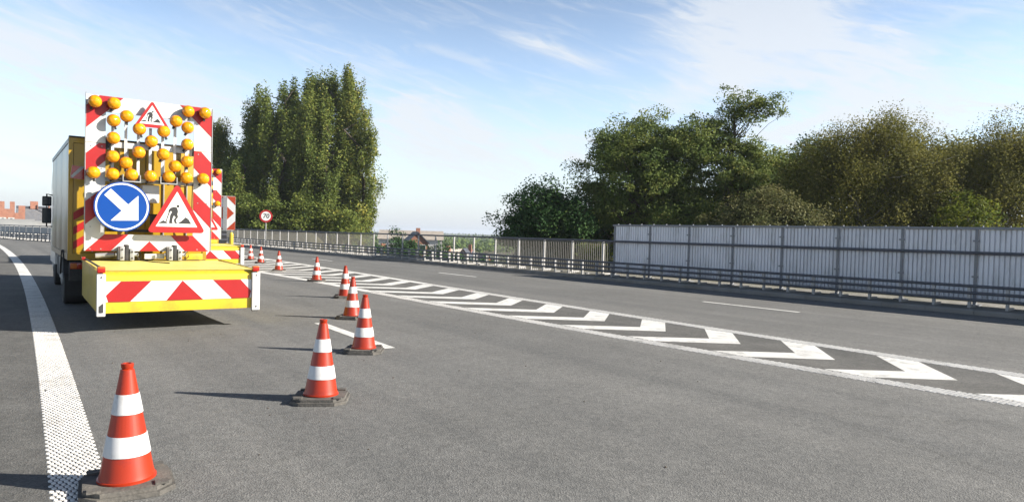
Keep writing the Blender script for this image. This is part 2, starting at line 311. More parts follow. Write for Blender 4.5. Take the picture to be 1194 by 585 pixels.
# ------------------------------------------------------------------ ground, road
def hland(x, y):
    w = (x - K0[0]) * KN[0] + (y - K0[1]) * KN[1]
    vc = -0.118 * y; hw = 0.068 * y + .3
    def ss(a, b, v): q = np.clip((v - a) / (b - a), 0, 1); return q * q * (3 - 2 * q)
    right = ss(0, 4 + .03 * y, x - (vc + hw)); left = ss(0, 5 + .03 * y, (vc - hw) - x)
    m = -8 + right * (8.1 + 1.3 * ss(3, 9, w)) * (1 - ss(90, 130, y)) + left * (8.2 + 0.9 * ss(3, 9, w)) * (1 - ss(92, 112, y)) * ss(-58, -44, x)
    m = m + .25 * np.sin(x * .7) * np.cos(y * .53) * (m > -7)
    m = np.where(w < 2.5, np.minimum(m, -0.7), m)
    far = np.sqrt(x * x + y * y)
    return m + 6.0 * np.clip((far - 900) / 2500, 0, 1)
ax = np.unique(np.concatenate([np.linspace(-60, 60, 161), -60 - 60 * (np.geomspace(1, 70, 26) - 1) - .01, 60 + 60 * (np.geomspace(1, 70, 26) - 1) + .01]))
ay = np.unique(np.concatenate([np.linspace(-20, 130, 201), -20 - 20 * (np.geomspace(1, 60, 14) - 1) - .01, 130 + 60 * (np.geomspace(1, 80, 26) - 1) + .01]))
gx, gy = np.meshgrid(ax, ay); gz = hland(gx, gy)
nx, ny = len(ax), len(ay); idx = np.arange(nx * ny).reshape(ny, nx)
quads = np.stack([idx[:-1, :-1], idx[:-1, 1:], idx[1:, 1:], idx[1:, :-1]], -1).reshape(-1, 4)
me = bpy.data.meshes.new('ground'); me.from_pydata(np.stack([gx, gy, gz], -1).reshape(-1, 3).tolist(), [], quads.tolist()); me.materials.append(MT['ground'])
me.polygons.foreach_set('use_smooth', [True] * len(me.polygons))
link('ground', me, kind='structure')

def strip(mb, fL, fR, u0, u1, n, z, mi=0):
    vs = []; fs = []
    for i in range(n + 1):
        u = u0 + (u1 - u0) * i / n; a = G(fL(u), u); b = G(fR(u), u); vs += [(a[0], a[1], z), (b[0], b[1], z)]
        if i: fs.append((2 * i - 2, 2 * i - 1, 2 * i + 1, 2 * i))
    mb.add(vs, fs, mi)
road_poly = [K(-45, 0)[:2], K(95, 0)[:2], K(95, -62)[:2], K(40, -62)[:2], K(-45, -32)[:2]]
road = MB().prism(road_poly, -0.5, 0.0, 'z').build('road', 'asphalt'); road['kind'] = 'structure'
# kerb / verge run along the kerb line: local x = along, y = across
KROT = math.atan2(KU[1], KU[0])
kv = link('verge', MB().prism([(.16, -.5), (.16, .105), (2.35, .13), (2.35, -.5)], -45, 95, 'x').mesh('verge', 'verge'), loc=(K0[0], K0[1], 0), rot=(0, 0, KROT), kind='structure')
kv.scale = (1, -1, 1)
kb = link('kerb', None, loc=(K0[0], K0[1], 0), rot=(0, 0, KROT), kind='structure'); kb.scale = (1, -1, 1)
kme = MB().prism([(0.0, -.3), (0.0, .085), (.025, .115), (.16, .118), (.16, -.3)], 0.004, .996, 'x').mesh('kerb_stone', 'concrete')
for i in range(-14, 60): link('kerb_stone', kme, kb, loc=(i, 0, 0))

# road markings ---------------------------------------------------
pN = lambda u: np.polyval([-0.000212, 0.00964, -0.140242, 8.303909], u) if u < 24 else np.polyval([-0.000212, 0.00964, -0.140242, 8.303909], 24) - .03 * (u - 24)
pF = lambda u: np.polyval([-5.3e-05, 0.003069, -0.009292, 10.160148], u) if u < 33 else np.polyval([-5.3e-05, 0.003069, -0.009292, 10.160148], 33) + .02 * (u - 33)
pL = lambda u: np.polyval([-0.00066, 0.0435, 0.11], u)
LW = 0.285; GW = 0.285
def dots(name, f0, width, u0, u1, sx=0.031, su=0.050):
    ncol = int(round(width / sx)); sx = width / ncol; vs = []; fs = []; rng = random.Random(5)
    nrow = int((u1 - u0) / su)
    ring = [(.46, 0), (.25, .44), (-.25, .44), (-.46, 0), (-.25, -.44), (.25, -.44)]
    for r in range(nrow):
        u = u0 + r * su; off = .5 if r % 2 else 0.0; n0 = f0(u)
        for c in range(ncol):
            n = n0 + (c + .25 + off) * sx; a = su * rng.uniform(1.08, 1.45); b = sx * rng.uniform(.74, .92); h = rng.uniform(.003, .0052)
            if rng.random() < .0012: continue
            o = len(vs)
            for k, (p, q) in enumerate(ring): g = G(n + q * b * 1.02, u + p * a); vs.append((g[0], g[1], .0012))
            for k, (p, q) in enumerate(ring): g = G(n + q * b * .7, u + p * a * .7); vs.append((g[0], g[1], .0012 + h))
            fs.append(tuple(o + 6 + k for k in range(6)))
            for k in range(6): fs.append((o + k, o + (k + 1) % 6, o + 6 + (k + 1) % 6, o + 6 + k))
    me = bpy.data.meshes.new(name); me.from_pydata(vs, [], fs); me.materials.append(MT['dots'])
    bm = bmesh.new(); bm.from_mesh(me); bmesh.ops.recalc_face_normals(bm, faces=bm.faces); bm.to_mesh(me); bm.free()
    return link(name, me, road, kind='stuff')
m_ = MB(); strip(m_, lambda u: -9.0, lambda u: pL(u) + .01, -14, 60, 60, .0015); m_.build('shoulder', 'shoulder', road)
dots('edge_line_dots', pL, LW, 3.0, 17.0)
m_ = MB(); strip(m_, pL, lambda u: pL(u) + LW, 17.0, 60, 60, .004); m_.build('edge_line', 'paint', road)
dots('gore_line_dots', pN, GW, -1.0, 16.0)
m_ = MB(); strip(m_, pN, lambda u: pN(u) + GW, 16.0, 46, 40, .004); m_.build('gore_line', 'paint', road)
dots('gore_line_dots', lambda u: pF(u) - GW, GW, -1.0, 18.0)
m_ = MB(); strip(m_, lambda u: pF(u) - GW, pF, 18.0, 46, 40, .004); m_.build('gore_line', 'paint', road)
m_ = MB(); strip(m_, lambda u: pN(u) + GW, lambda u: pF(u) - GW, -1, 46, 60, .002); m_.build('gore_surface', 'asphalt_old', road)
# chevrons: a tip towards the camera, two arms to the lines
for k in range(-2, 24):
    u = 3.11 + 1.46 * k; n = 8.87 + 0.021 * u; sl = .85; th = .56
    aL = (n - (pN(u + 1) + GW)) - .02; aR = ((pF(u + 1.2) - GW) - n) - .02
    if u > 20: aL = min(aL, 2.6); aR = min(aR, 2.6)
    poly = [G(n, u), G(n + aR, u + aR * sl), G(n + aR, u + aR * sl + th), G(n + .02, u + th + .02), G(n - aL, u + aL * sl + th), G(n - aL, u + aL * sl)]
    mb = MB(); v = [(p[0], p[1], .004) for p in poly]; mb.add(v, [(0, 1, 2, 3), (0, 3, 4, 5)]); mb.build('chevron', 'paint', road)
def dash(a, b, w):
    a = Vector(a); b = Vector(b); d = (b - a).normalized(); q = Vector((-d.y, d.x)) * w / 2
    flat('lane_dash', [a + q, b + q, b - q, a - q], .004, 'paint', road)
for k in range(-2, 5):
    o = Vector((-.628 * 12.2, .778 * 12.2)) * k
    dash(Vector((6.39, 15.15)) + o, Vector((4.82, 17.16)) + o, .13)
d0 = Vector((-3.17, 11.36)); d1 = Vector((-1.59, 9.07)); dv = (d0 - d1).normalized()
for k in (0, 1, 2, 3): dash(d1 + dv * 8.8 * k, d0 + dv * 8.8 * k, .17)

rg_ = np.random.default_rng(12); gv, gf = [], []
for k in range(420):
    if k < 300: c_ = K(rg_.uniform(-12, 30), -abs(rg_.normal()) * .16 - .02)
    else: c_ = G(rg_.uniform(.8, 7.6), rg_.uniform(2.5, 16)) if k % 2 else G(rg_.uniform(-2.5, .1), rg_.uniform(3, 14))
    r_ = rg_.uniform(.004, .011) * (1.5 if k < 300 else 1); o_ = len(gv); a_ = rg_.uniform(0, 6)
    for q_ in range(5): gv.append((c_[0] + r_ * rg_.uniform(.7, 1.5) * math.cos(a_ + q_ * 1.257), c_[1] + r_ * rg_.uniform(.7, 1.5) * math.sin(a_ + q_ * 1.257), .003))
    gv.append((c_[0], c_[1], .003 + r_ * .8)); gf += [(o_ + q_, o_ + (q_ + 1) % 5, o_ + 5) for q_ in range(5)]
gm_ = bpy.data.meshes.new('road_grit'); gm_.from_pydata(gv, [], gf); gm_.materials.append(MT['bark']); link('road_grit', gm_, road, kind='stuff')

# ------------------------------------------------------------------ guard rail, railing, noise barrier on the right
def on_kerb(name, label, cat): 
    o = thing(name, label, cat, (K0[0], K0[1], 0), KROT); return o
# local frame of those things: x = along (t), y = -w (to the road side is +)
def yk(w): return -w
gr = on_kerb('guard_rail', 'low dark grey guard rail of three tubes behind the right kerb', 'guard rail')
for z in (.625, .465, .305):
    MB().tube([(t, yk(.55), z) for t in np.arange(-14, 61, 3.0)], .037, 8).build('rail_tube', 'darksteel', gr)
pm = MB(); pm.box(-.03, .03, yk(.66), yk(.59), .11, .66); pm.box(-.028, .028, yk(1.02), yk(.6), .112, .165); pm.box(-.03, .03, yk(.59), yk(.548), .29, .65)
pme = pm.mesh('rail_post', 'posts')
t = -13.6
while t < 60: link('rail_post', pme, gr, loc=(t, 0, 0)); t += .76

nb = on_kerb('noise_barrier', 'pale grey corrugated noise barrier wall behind the guard rail', 'noise barrier')
WT = [8.22 - 1.69 * k for k in range(14)]
def corr_panel(L):
    n = int(round(L / .108)); p = L / n; prof = []
    for i in range(n):
        a = i * p; prof += [(a, 0), (a + p * .64, 0), (a + p * .74, -.045), (a + p * .9, -.045)]
    prof.append((L, 0)); mb = MB(); vs = []; fs = []
    for x, y in prof: vs += [(x, y, .235), (x, y, 1.965)]
    for i in range(len(prof) - 1): fs.append((2 * i, 2 * i + 2, 2 * i + 3, 2 * i + 1))
    o = len(vs)
    for x, y in prof: vs += [(x, y - .012, .235), (x, y - .012, 1.965)]
    for i in range(len(prof) - 1): fs.append((o + 2 * i, o + 2 * i + 1, o + 2 * i + 3, o + 2 * i + 2))
    m = bpy.data.meshes.new('corrugated_panel'); m.from_pydata(vs, [], fs); m.materials.append(MT['panel']); return m
t_ = MT['panel'].node_tree; p_ = t_.nodes['Principled BSDF']; src_ = p_.inputs['Base Color'].links[0].from_socket
oi_ = t_.nodes.new('ShaderNodeObjectInfo'); rr_ = t_.nodes.new('ShaderNodeValToRGB'); rr_.color_ramp.elements[0].color = (.86, .86, .85, 1); rr_.color_ramp.elements[1].color = (1.06, 1.05, 1.03, 1); t_.links.new(oi_.outputs['Random'], rr_.inputs[0])
mm_ = t_.nodes.new('ShaderNodeMix'); mm_.data_type = 'RGBA'; mm_.blend_type = 'MULTIPLY'; mm_.inputs['Factor'].default_value = 1; t_.links.new(src_, mm_.inputs['A']); t_.links.new(rr_.outputs[0], mm_.inputs['B']); t_.links.new(mm_.outputs['Result'], p_.inputs['Base Color'])
cme = corr_panel(1.69 - .075)
pw = MB(); pw.box(-.03, .03, yk(1.42), yk(1.29), .11, 2.0); pw.box(-.065, .065, yk(1.29), yk(1.262), 1.67, 1.71); pw.box(-.065, .065, yk(1.29), yk(1.262), .80, .84); pw.box(-.11, .11, yk(1.5), yk(1.14), .112, .14)
pwm = pw.mesh('barrier_post', 'steel')
bolt = MB().box(-.012, .012, yk(1.3), yk(1.25), 2.03, 2.055).mesh('cap_bolt', 'steel')
for i, t in enumerate(WT):
    link('barrier_post', pwm, nb, loc=(t, 0, 0))
    if i < len(WT) - 1: link('corrugated_panel', cme, nb, loc=(WT[i + 1] + .0375, yk(1.31), 0))
MB().box(WT[-1], WT[0] + .06, yk(1.36), yk(1.25), 1.97, 2.03).build('top_cap', 'steel', nb)
MB().box(WT[-1], WT[0] + .03, yk(1.40), yk(1.335), .21, .233).build('bottom_track', 'steel', nb)
t = WT[0] - .2
while t > WT[-1]: link('cap_bolt', bolt, nb, loc=(t, 0, 0)); t -= .56

rl = on_kerb('bridge_railing', 'long dark grey bridge railing with pale posts and barred infill', 'railing')
MB().tube([(t, yk(1.19), 1.40) for t in np.arange(WT[-1], 62, 2.6)], .038, 8).build('top_rail', 'darksteel', rl)
rp_ = MB().box(-.035, .035, yk(1.26), yk(1.2), .11, 1.38).box(-.035, .035, yk(1.62), yk(1.26), .112, .17).mesh('railing_post', 'posts')
bar = MB().box(-.012, .012, yk(1.25), yk(1.226), .25, 1.33)
RT = [8.72 + 1.69 * k for k in range(31)]
def infill(L):
    mb = MB(); n = int(L / .105)
    for i in range(1, n): x = L * i / n; mb.box(x - .009, x + .009, yk(1.247), yk(1.229), .272, 1.318)
    mb.box(.03, L - .03, yk(1.26), yk(1.217), .235, .272); mb.box(.03, L - .03, yk(1.26), yk(1.217), 1.318, 1.35)
    return mb.mesh('bar_infill', 'bars')
ime = infill(1.69)
for i, t in enumerate(RT):
    link('railing_post', rp_, rl, loc=(t, 0, 0))
    if i < len(RT) - 1 and not (15 < t + .8 < 26.5): link('bar_infill', ime, rl, loc=(t, 0, 0), kind='stuff')
link('bar_infill', infill(RT[0] - WT[0] - .08), rl, loc=(WT[0] + .08, 0, 0), kind='stuff')

# railing of the branch road, far left
BP = [Vector(p) for p in [(-23.2, 46.6), (-30.3, 51.2), (-37.9, 56.6), (-44.0, 61.3), (-49.0, 65.8), (-54, 71)]]
def along(P, s):
    for a, b in zip(P, P[1:]):
        l = (b - a).length
        if s <= l: return a + (b - a) * (s / l), (b - a).normalized()
        s -= l
    return P[-1], (P[-1] - P[-2]).normalized()
bl_ = sum((b - a).length for a, b in zip(BP, BP[1:]))
br = thing('branch_railing', 'distant railing with pale panels along the branching road left of the truck', 'railing', (BP[0].x, BP[0].y, 0))
def rel(v, z): return (v.x - BP[0].x, v.y - BP[0].y, z)
MB().tube([rel(p, 1.22) for p in BP], .04, 6).build('top_rail', 'darksteel', br)
for z in (.62, .45, .28): MB().tube([rel(p + Vector((-.35, -.5)), z) for p in BP], .04, 6).build('rail_tube', 'darksteel', br)
s = 0.2
pbm = MB().box(-.05, .05, -.05, .05, 0, 1.2).mesh('railing_post', 'steel'); fbm = MB().box(-.04, .04, -.5, .04, 0.01, .09).box(-.04, .04, -.5, -.42, 0.01, .62).mesh('rail_post', 'posts')
ibm = MB().box(-.75, .75, -.012, .012, .55, 1.12).mesh('infill_panel', 'posts')
while s < bl_ - 1:
    p, d = along(BP, s); a = math.atan2(d.y, d.x); link('railing_post', pbm, br, loc=rel(p, 0), rot=(0, 0, a))
    p2, d2 = along(BP, s + .85); link('infill_panel', ibm, br, loc=rel(p2, 0), rot=(0, 0, math.atan2(d2.y, d2.x)))
    for q in (0, .85): p3, d3 = along(BP, s + q); link('rail_post', fbm, br, loc=rel(p3, 0), rot=(0, 0, math.atan2(d3.y, d3.x) + math.pi))
    s += 1.7
# ------------------------------------------------------------------ truck with lamp board and crash cushion
TH = R(36.5)
tU = Vector((-math.sin(TH), math.cos(TH))); tR = Vector((math.cos(TH), math.sin(TH)))
T0 = Vector((-4.03, 10.914)) - tR * 1.1
truck = thing('works_truck', 'yellow works truck with amber lamp board and striped crash cushion, nearest vehicle', 'truck', (T0.x, T0.y, 0), TH, 'works trucks closing the lane')
def disc(mb, r, y0, y1, c=(0, 0), n=40, mi=0): mb.prism([(c[0] + r * math.cos(2 * math.pi * k / n), c[1] + r * math.sin(2 * math.pi * k / n)) for k in range(n)], y0, y1, 'y', mi)
def rpoly(pts, r, n=5):
    out = []
    for i, p in enumerate(pts):
        p = Vector(p); a = (Vector(pts[i - 1]) - p).normalized(); b = (Vector(pts[(i + 1) % len(pts)]) - p).normalized()
        ang = a.angle(b); d = r / math.tan(ang / 2); c = p + (a + b).normalized() * (r / math.sin(ang / 2)); s = p + a * d; e = p + b * d
        t0 = math.atan2(s.y - c.y, s.x - c.x); t1 = math.atan2(e.y - c.y, e.x - c.x); dt = (t1 - t0 + math.pi) % (2 * math.pi) - math.pi
        out += [(c.x + r * math.cos(t0 + dt * k / n), c.y + r * math.sin(t0 + dt * k / n)) for k in range(n + 1)]
    return out
def poly_part(name, poly, y, m, parent, th=.003): return MB().prism(poly, y - th, y, 'y').build(name, m, parent)

# cargo box
BX0, BX1, BY0, BY1, BZ0, BZ1 = -1.25, 1.06, 3.35, 8.55, .89, 3.07
box = MB().box(BX0 + .02, BX1 - .02, BY0 + .06, BY1, BZ0 + .02, BZ1 - .02, bev=.012).build('cargo_box', 'boxside', truck)
for y0, y1 in ((3.42, 5.1), (5.11, 6.8), (6.81, 8.5)):
    MB().box(BX0 + .008, BX0 + .03, y0, y1, BZ0 + .12, BZ1 - .09, bev=.004).build('side_panel', 'boxside', box)
    MB().box(BX1 - .03, BX1 - .008, y0, y1, BZ0 + .12, BZ1 - .09, bev=.004).build('side_panel', 'boxside', box)
for x in (BX0, BX1 - .05): 
    MB().box(x, x + .05, BY0, BY1 + .02, BZ0, BZ0 + .11).build('bottom_rail', 'boxside', box); MB().box(x, x + .05, BY0, BY1 + .02, BZ1 - .08, BZ1).build('top_rail', 'galv', box)
rf = MB().box(BX0, BX0 + .07, BY0 - .004, BY0 + .1, BZ0, BZ1 + .004).box(BX1 - .07, BX1, BY0 - .004, BY0 + .1, BZ0, BZ1 + .004).box(BX0 + .07, BX1 - .07, BY0 - .004, BY0 + .1, BZ1 - .09, BZ1 + .004).box(BX0 + .07, BX1 - .07, BY0 - .004, BY0 + .1, BZ0, BZ0 + .12)
rf.build('rear_frame', 'yellow_body', truck)
MB().box(BX0 + .002, BX1 - .002, BY0 - .03, BY0 + .10, BZ1 + .005, BZ1 + .03).build('roof_edge', 'black', truck)
for x0, x1 in ((BX0 + .075, -.03), (-.02, BX1 - .075)):
    d = MB().box(x0, x1, BY0 + .01, BY0 + .055, BZ0 + .125, BZ1 - .095, bev=.006).build('rear_door', 'yellow_body', truck)
    for xx in (x0 + .3, x1 - .3): MB().tube([(xx, BY0 - .012, BZ0 + .15), (xx, BY0 - .012, BZ1 - .13)], .014, 6).build('lock_bar', 'galv', d)
for k in range(3):
    z = 1.08 + k * .26
    poly_part('warning_stripe', [(-1.168, z), (-.88, z + .2), (-.88, z + .34), (-1.168, z + .14)], BY0 + .007, 'red', truck)
# chassis
MB().box(-.45, -.33, 2.45, 10.4, .58, .84).box(.33, .45, 2.45, 10.4, .58, .84).box(-.33, .33, 2.5, 2.6, .6, .8).box(-.33, .33, 5.5, 5.6, .6, .8).box(-.33, .33, 8.0, 8.1, .6, .8).build('chassis_frame', 'under', truck)
MB().box(-1.22, 1.17, 3.38, 3.46, .52, .86).build('rear_crossbeam', 'under', truck)
def wheel(x, y, w):
    s = 1 if x > 0 else -1; r = .48
    wl = MB().lathe([(.30, -w / 2), (.40, -w / 2), (.46, -w / 2 + .01), (r, -w / 2 + .04), (r, w / 2 - .04), (.46, w / 2 - .01), (.40, w / 2), (.30, w / 2)], 28, axis='x').build('tyre', 'rubber')
    h = link('wheel', MB().tube([(-w / 2 + .03, 0, 0), (w / 2 - .03, 0, 0)], .30, 16).mesh('wheel', 'galv'), truck, loc=(x, y, r)); wl.parent = h
    MB().lathe([(.29, s * (w / 2 - .02)), (.25, s * (w / 2 - .07)), (.13, s * (w / 2 - .06)), (.11, s * (w / 2 + .02)), (.05, s * (w / 2 + .03))], 20, axis='x').build('rim', 'galv', h)
for x in (-1.0, .95): wheel(x, 4.55, .5); wheel(x, 9.5, .3)
for x in (-1.0, .95):
    MB().add([(x - .27 + .54 * q, 4.55 + .56 * math.cos(a), .48 + .56 * math.sin(a)) for a in np.linspace(.1, math.pi - .1, 12) for q in (0, 1)], [(2 * i, 2 * i + 1, 2 * i + 3, 2 * i + 2) for i in range(11)]).build('mudguard', 'under', truck)
    MB().box(x - .26, x + .26, 3.86, 3.88, .2, .62).build('mud_flap', 'rubber', truck)
    MB().box(x - .2, x + .22, 5.35, 6.5, .38, .84, bev=.03).build('side_locker', 'galv' if x < 0 else 'under', truck)
    MB().box(x - .17, x + .2, 6.7, 7.9, .36, .82, bev=.06).build('fuel_tank', 'under', truck)
for x in (-1.06, 1.0):
    tl = MB().box(x - .15, x + .15, 3.33, 3.378, .73, .84, bev=.008).build('tail_light', 'redlens', truck); MB().box(x - .145, x - .05, 3.322, 3.329, .74, .83).build('indicator', 'orangelens', tl)
# cab
cabp = [(8.7, .55), (10.75, .55), (10.8, 1.5), (10.55, 2.55), (10.2, 2.85), (8.7, 2.85)]
cb = MB().prism(cabp, -1.17, 1.12, 'x').build('cab', 'cab', truck)
MB().prism([(10.83, 1.55), (10.6, 2.45), (10.56, 2.44), (10.79, 1.55)], -1.05, 1.0, 'x').build('windscreen', 'glass', cb)
for x0, x1 in ((-1.176, -1.172), (1.122, 1.126)): MB().prism([(9.2, 1.6), (10.5, 1.6), (10.3, 2.4), (9.2, 2.4)], x0, x1, 'x').build('side_window', 'glass', cb)
for s in (-1, 1):
    mr = MB().tube([(s * 1.15, 10.3, 2.25), (s * 1.29, 10.1, 2.28), (s * 1.29, 10.1, 1.45), (s * 1.15, 10.3, 1.45)], .02, 6).build('mirror_arm', 'black', truck)
    for z0, z1 in ((1.97, 2.22), (1.53, 1.92)):
        MB().box(s * 1.29 - .10, s * 1.29 + .10, 10.02, 10.12, z0, z1, bev=.03).build('mirror_head', 'black', mr); MB().box(s * 1.29 - .075, s * 1.29 + .075, 10.012, 10.019, z0 + .03, z1 - .03).build('mirror_glass', 'glass', mr)

# lamp board: upper and lower halves, red stripes on them
YB = 2.55; X0, X1, XA, XB = -1.055, .95, -.765, .645; ZT, ZF, ZB, ZI, ZO = 3.745, 2.935, 1.085, 1.375, 3.475
ub = MB().prism([(X0, ZF + .004), (X0, ZT), (X1, ZT), (X1, ZF + .004), (XB, ZF + .004), (XB, ZO), (XA, ZO), (XA, ZF + .004)], YB, YB + .03, 'y').build('upper_board', 'white', truck)
lb = MB().prism([(X0, ZF - .004), (XA, ZF - .004), (XA, ZI), (XB, ZI), (XB, ZF - .004), (X1, ZF - .004), (X1, ZB), (X0, ZB)], YB, YB + .03, 'y').build('lower_board', 'white', truck)
e = .004
for par, pl in ((ub, [(-.86, ZT), (-.50, ZT), (X0, 3.18), (X0, 3.56)]), (ub, [(.40, ZT), (.79, ZT), (X1, 3.60), (X1, 3.21)]),
                (lb, [(X0, 2.745), (-.866, ZF - .004), (XA, ZF - .004), (XA, 2.64), (X0, 2.355)]), (lb, [(X0, 1.93), (XA, 2.20), (XA, 1.80), (X0, 1.535)]),
                (lb, [(X0, ZB), (-.765, 1.375), (-.40, 1.375), (-.67, ZB)]), (lb, [(-.07, 1.26), (-.23, ZB), (.095, ZB)]),
                (lb, [(.27, 1.375), (.645, 1.375), (.92, ZB), (.52, ZB)]), (lb, [(XB, ZF - .004), (.77, ZF - .004), (X1, 2.735), (X1, 2.29), (XB, 2.63)]), (lb, [(XB, 2.19), (X1, 1.885), (X1, 1.52), (XB, 1.86)])):
    poly_part('red_stripe', pl, YB - .002, 'red', par)
MB().box(X0 - .012, X0 - .001, YB - .012, YB + .045, ZB, ZT + .03).box(X1 + .001, X1 + .012, YB - .012, YB + .045, ZB, ZT).build('board_edge', 'galv', truck)
# carrier bars
cols = {-.66: (2.37, 3.33), -.46: (2.5, 3.43), -.265: (2.37, 3.23), -.075: (2.37, 3.27), .122: (2.37, 3.23), .322: (2.5, 3.43), .517: (2.37, 3.34)}
for x, (a, b) in cols.items(): MB().box(x - .022, x + .022, 2.545, 2.575, a, b).build('lamp_bar', 'white', truck)
MB().box(XA - .01, XB + .01, 2.58, 2.64, 2.88, 2.98, bev=.008).build('cross_bar', 'white', truck)
MB().box(XA - .01, XB + .01, 2.58, 2.63, 2.29, 2.36, bev=.008).build('cross_bar', 'white', truck)
for x in (-.75, .63):
    MB().tube([(x, 2.6, 2.87), (x, 2.6, 3.05)], .03, 8).box(x - .05, x + .05, 2.57, 2.62, 2.84, 2.99).build('hinge', 'under', truck)
for x in (-.375, .214):
    MB().box(x - .14, x + .14, 2.43, 2.60, 2.29, 2.31).box(x - .14, x - .125, 2.43, 2.60, 2.31, 2.42).box(x + .125, x + .14, 2.43, 2.60, 2.31, 2.42).build('lamp_bracket', 'galv', truck)
# posts that carry the board, hydraulic ram, control box
for x in (-.5, .4): MB().box(x - .05, x + .05, 2.66, 2.76, 1.0, 3.0).build('mast', 'yellow_body', truck)
MB().box(-.18, .1, 2.66, 2.95, 1.95, 2.27, bev=.02).build('control_box', 'white', truck)
MB().tube([(-.28, 2.8, 1.45), (.02, 2.7, 2.2)], [.045, .03], 10).build('hydraulic_ram', 'galv', truck)
MB().tube([(-.05, 2.75, 1.98), (-.12, 2.7, 1.8), (.02, 2.72, 1.68), (.0, 2.75, 1.45)], .014, 6).build('hose', 'black', truck)
MB().box(-.72, .6, 2.7, 2.75, 1.42, 1.47).box(-.05, .3, 2.62, 2.66, 1.55, 1.75).build('cable_tray', 'under', truck)
# amber lamps
hs = MB(); hs.lathe([(0.0465, .12), (0.0977, .09), (0.1097, .05), (0.1135, .012), (0.1088, 0.0)], 24, axis='y')
hs.box(-.018, .018, .03, .07, -.16, -.1); hs.lathe([(0.1060, -.002), (0.0884, .004), (0.0558, .01), (0.0279, .006), (0.0112, -.03)], 20, axis='y', mi=1); hme = hs.mesh('amber_lamp', ['black', 'bowl'])
lme = MB().lathe([(0.1083, -.001), (0.1051, -.022), (0.0930, -.044), (0.0725, -.062), (0.0446, -.074), (0.0149, -.079), (0.0019, -.0795)], 24, axis='y').mesh('lens', 'amber')
rme = MB().lathe([(0.1139, .011), (0.1149, .004), (0.1121, -.004), (0.1088, -.003)], 24, axis='y').mesh('lens_rim', 'orangelens')
LAMPS = [(-.94, 3.615, 2.42), (-.658, 3.62, 2.42), (.515, 3.63, 2.42), (.80, 3.635, 2.42), (-.952, 2.415, 2.42), (.785, 2.43, 2.42)]
LAMPS += [(x, z, 2.45) for x, z in [(-.66, 3.33), (-.46, 3.43), (-.66, 3.03), (-.265, 3.23), (.122, 3.23), (-.075, 3.03), (.322, 3.435), (.517, 3.34), (.517, 3.035),
    (-.665, 2.715), (-.465, 2.62), (-.267, 2.82), (.122, 2.822), (.318, 2.625), (.516, 2.725), (-.665, 2.412), (-.375, 2.418), (-.078, 2.418), (.214, 2.424), (.507, 2.428)]]
rl_ = random.Random(2)
for x, z, y in LAMPS:
    q = link('amber_lamp', hme, truck, loc=(x, y, z), rot=(rl_.uniform(-.05, .05), rl_.uniform(-.5, .5), rl_.uniform(-.05, .05))); link('lens', lme, q); link('lens_rim', rme, q); q.scale = (.93, 1, .93)
# signs on the board
bs = MB(); disc(bs, .425, 2.345, 2.365, n=56); bs = bs.build('direction_sign', 'blue', truck, loc=(-.525, 0, 1.855)); bs['label'] = 'round blue sign with white arrow pointing down to the right'
rg = MB(); vs = []; n = 56
for k in range(n):
    a = 2 * math.pi * k / n
    for r_, y_ in ((.405, 2.3445), (.405, 2.3425), (.378, 2.3425), (.378, 2.3445)): vs.append((r_ * math.cos(a), y_, r_ * math.sin(a)))
rg.add(vs, [(4 * k + j, 4 * k + (j + 1) % 4, 4 * ((k + 1) % n) + (j + 1) % 4, 4 * ((k + 1) % n) + j) for k in range(n) for j in range(4)]); rg.build('white_ring', 'reflwhite', bs)
poly_part('arrow', [(p[0] + .525, p[1] - 1.855) for p in [(-.797, 2.045), (-.70, 2.155), (-.437, 1.895), (-.283, 2.055), (-.278, 1.625), (-.70, 1.612), (-.535, 1.785)]], 2.3445, 'reflwhite', bs)
MB().box(-.04, .04, 2.37, 2.55, -.36, -.3).box(-.04, .04, 2.37, 2.55, .3, .36).box(-.32, -.27, 2.366, 2.40, -.45, .35).build('sign_bracket', 'galv', bs)
def works_sign(cx, cz, w, h, y, name):
    s = MB().prism(rpoly([(-w / 2, 0), (w / 2, 0), (0, h)], .05 * w), y, y + .014, 'y').build(name, 'red', truck, loc=(cx, 0, cz))
    k = .78; zc = h * .335
    inner = [(-w / 2 * .70, h * .118), (w / 2 * .70, h * .118), (0, h * .82)]
    poly_part('white_face', inner, y - .001, 'reflwhite', s, .002)
    a = w / 430.0
    def T(pts): return [((p[0] - 172) * a, (292 - p[1]) * a * .98) for p in pts]
    pg = MB()
    for pl in ([(170, 88), (150, 83), (127, 92), (112, 110), (111, 130), (120, 130), (128, 116), (136, 126), (124, 150), (150, 154), (176, 142), (180, 120), (176, 102)],
               [(124, 149.5), (150, 153.5), (141, 178), (138, 205), (144, 217), (116, 217), (119, 190)], [(151, 153.5), (175.5, 142.5), (181, 166), (166, 186), (168, 204), (178, 217), (156, 215), (150, 185), (163, 168)],
               [(176, 218), (205, 196), (236, 164), (258, 182), (278, 218)], [(36, 219), (60, 203), (76, 194), (92, 204), (106, 217)], [(112, 131), (120, 131), (104, 180), (97, 212), (91, 210), (98, 178)]):
        pg.prism(T(pl), y - .006, y - .0035, 'y')
    c = T([(179, 77)])[0]; disc(pg, 11 * a, y - .006, y - .0035, c, 16)
    pg.build('pictogram', 'black', s)
    MB().box(-.03, .03, y + .016, 2.57, h * .3, h * .36).build('sign_bracket', 'galv', s); return s
works_sign(.335, 1.425, .975, .90, 2.345, 'roadworks_sign')
works_sign(-.073, 3.27, .565, .475, 2.42, 'small_roadworks_sign')
mk = MB().prism([(-.13, -.10), (.10, -.12), (.13, .10), (-.10, .12)], -.008, .008, 'y').build('side_marker', 'redlens', truck, loc=(-1.13, 2.80, 2.42)); poly_part('marker_stripe', [(-.12, -.06), (.03, .11), (.09, .105), (-.10, -.10)], -.009, 'galv', mk)

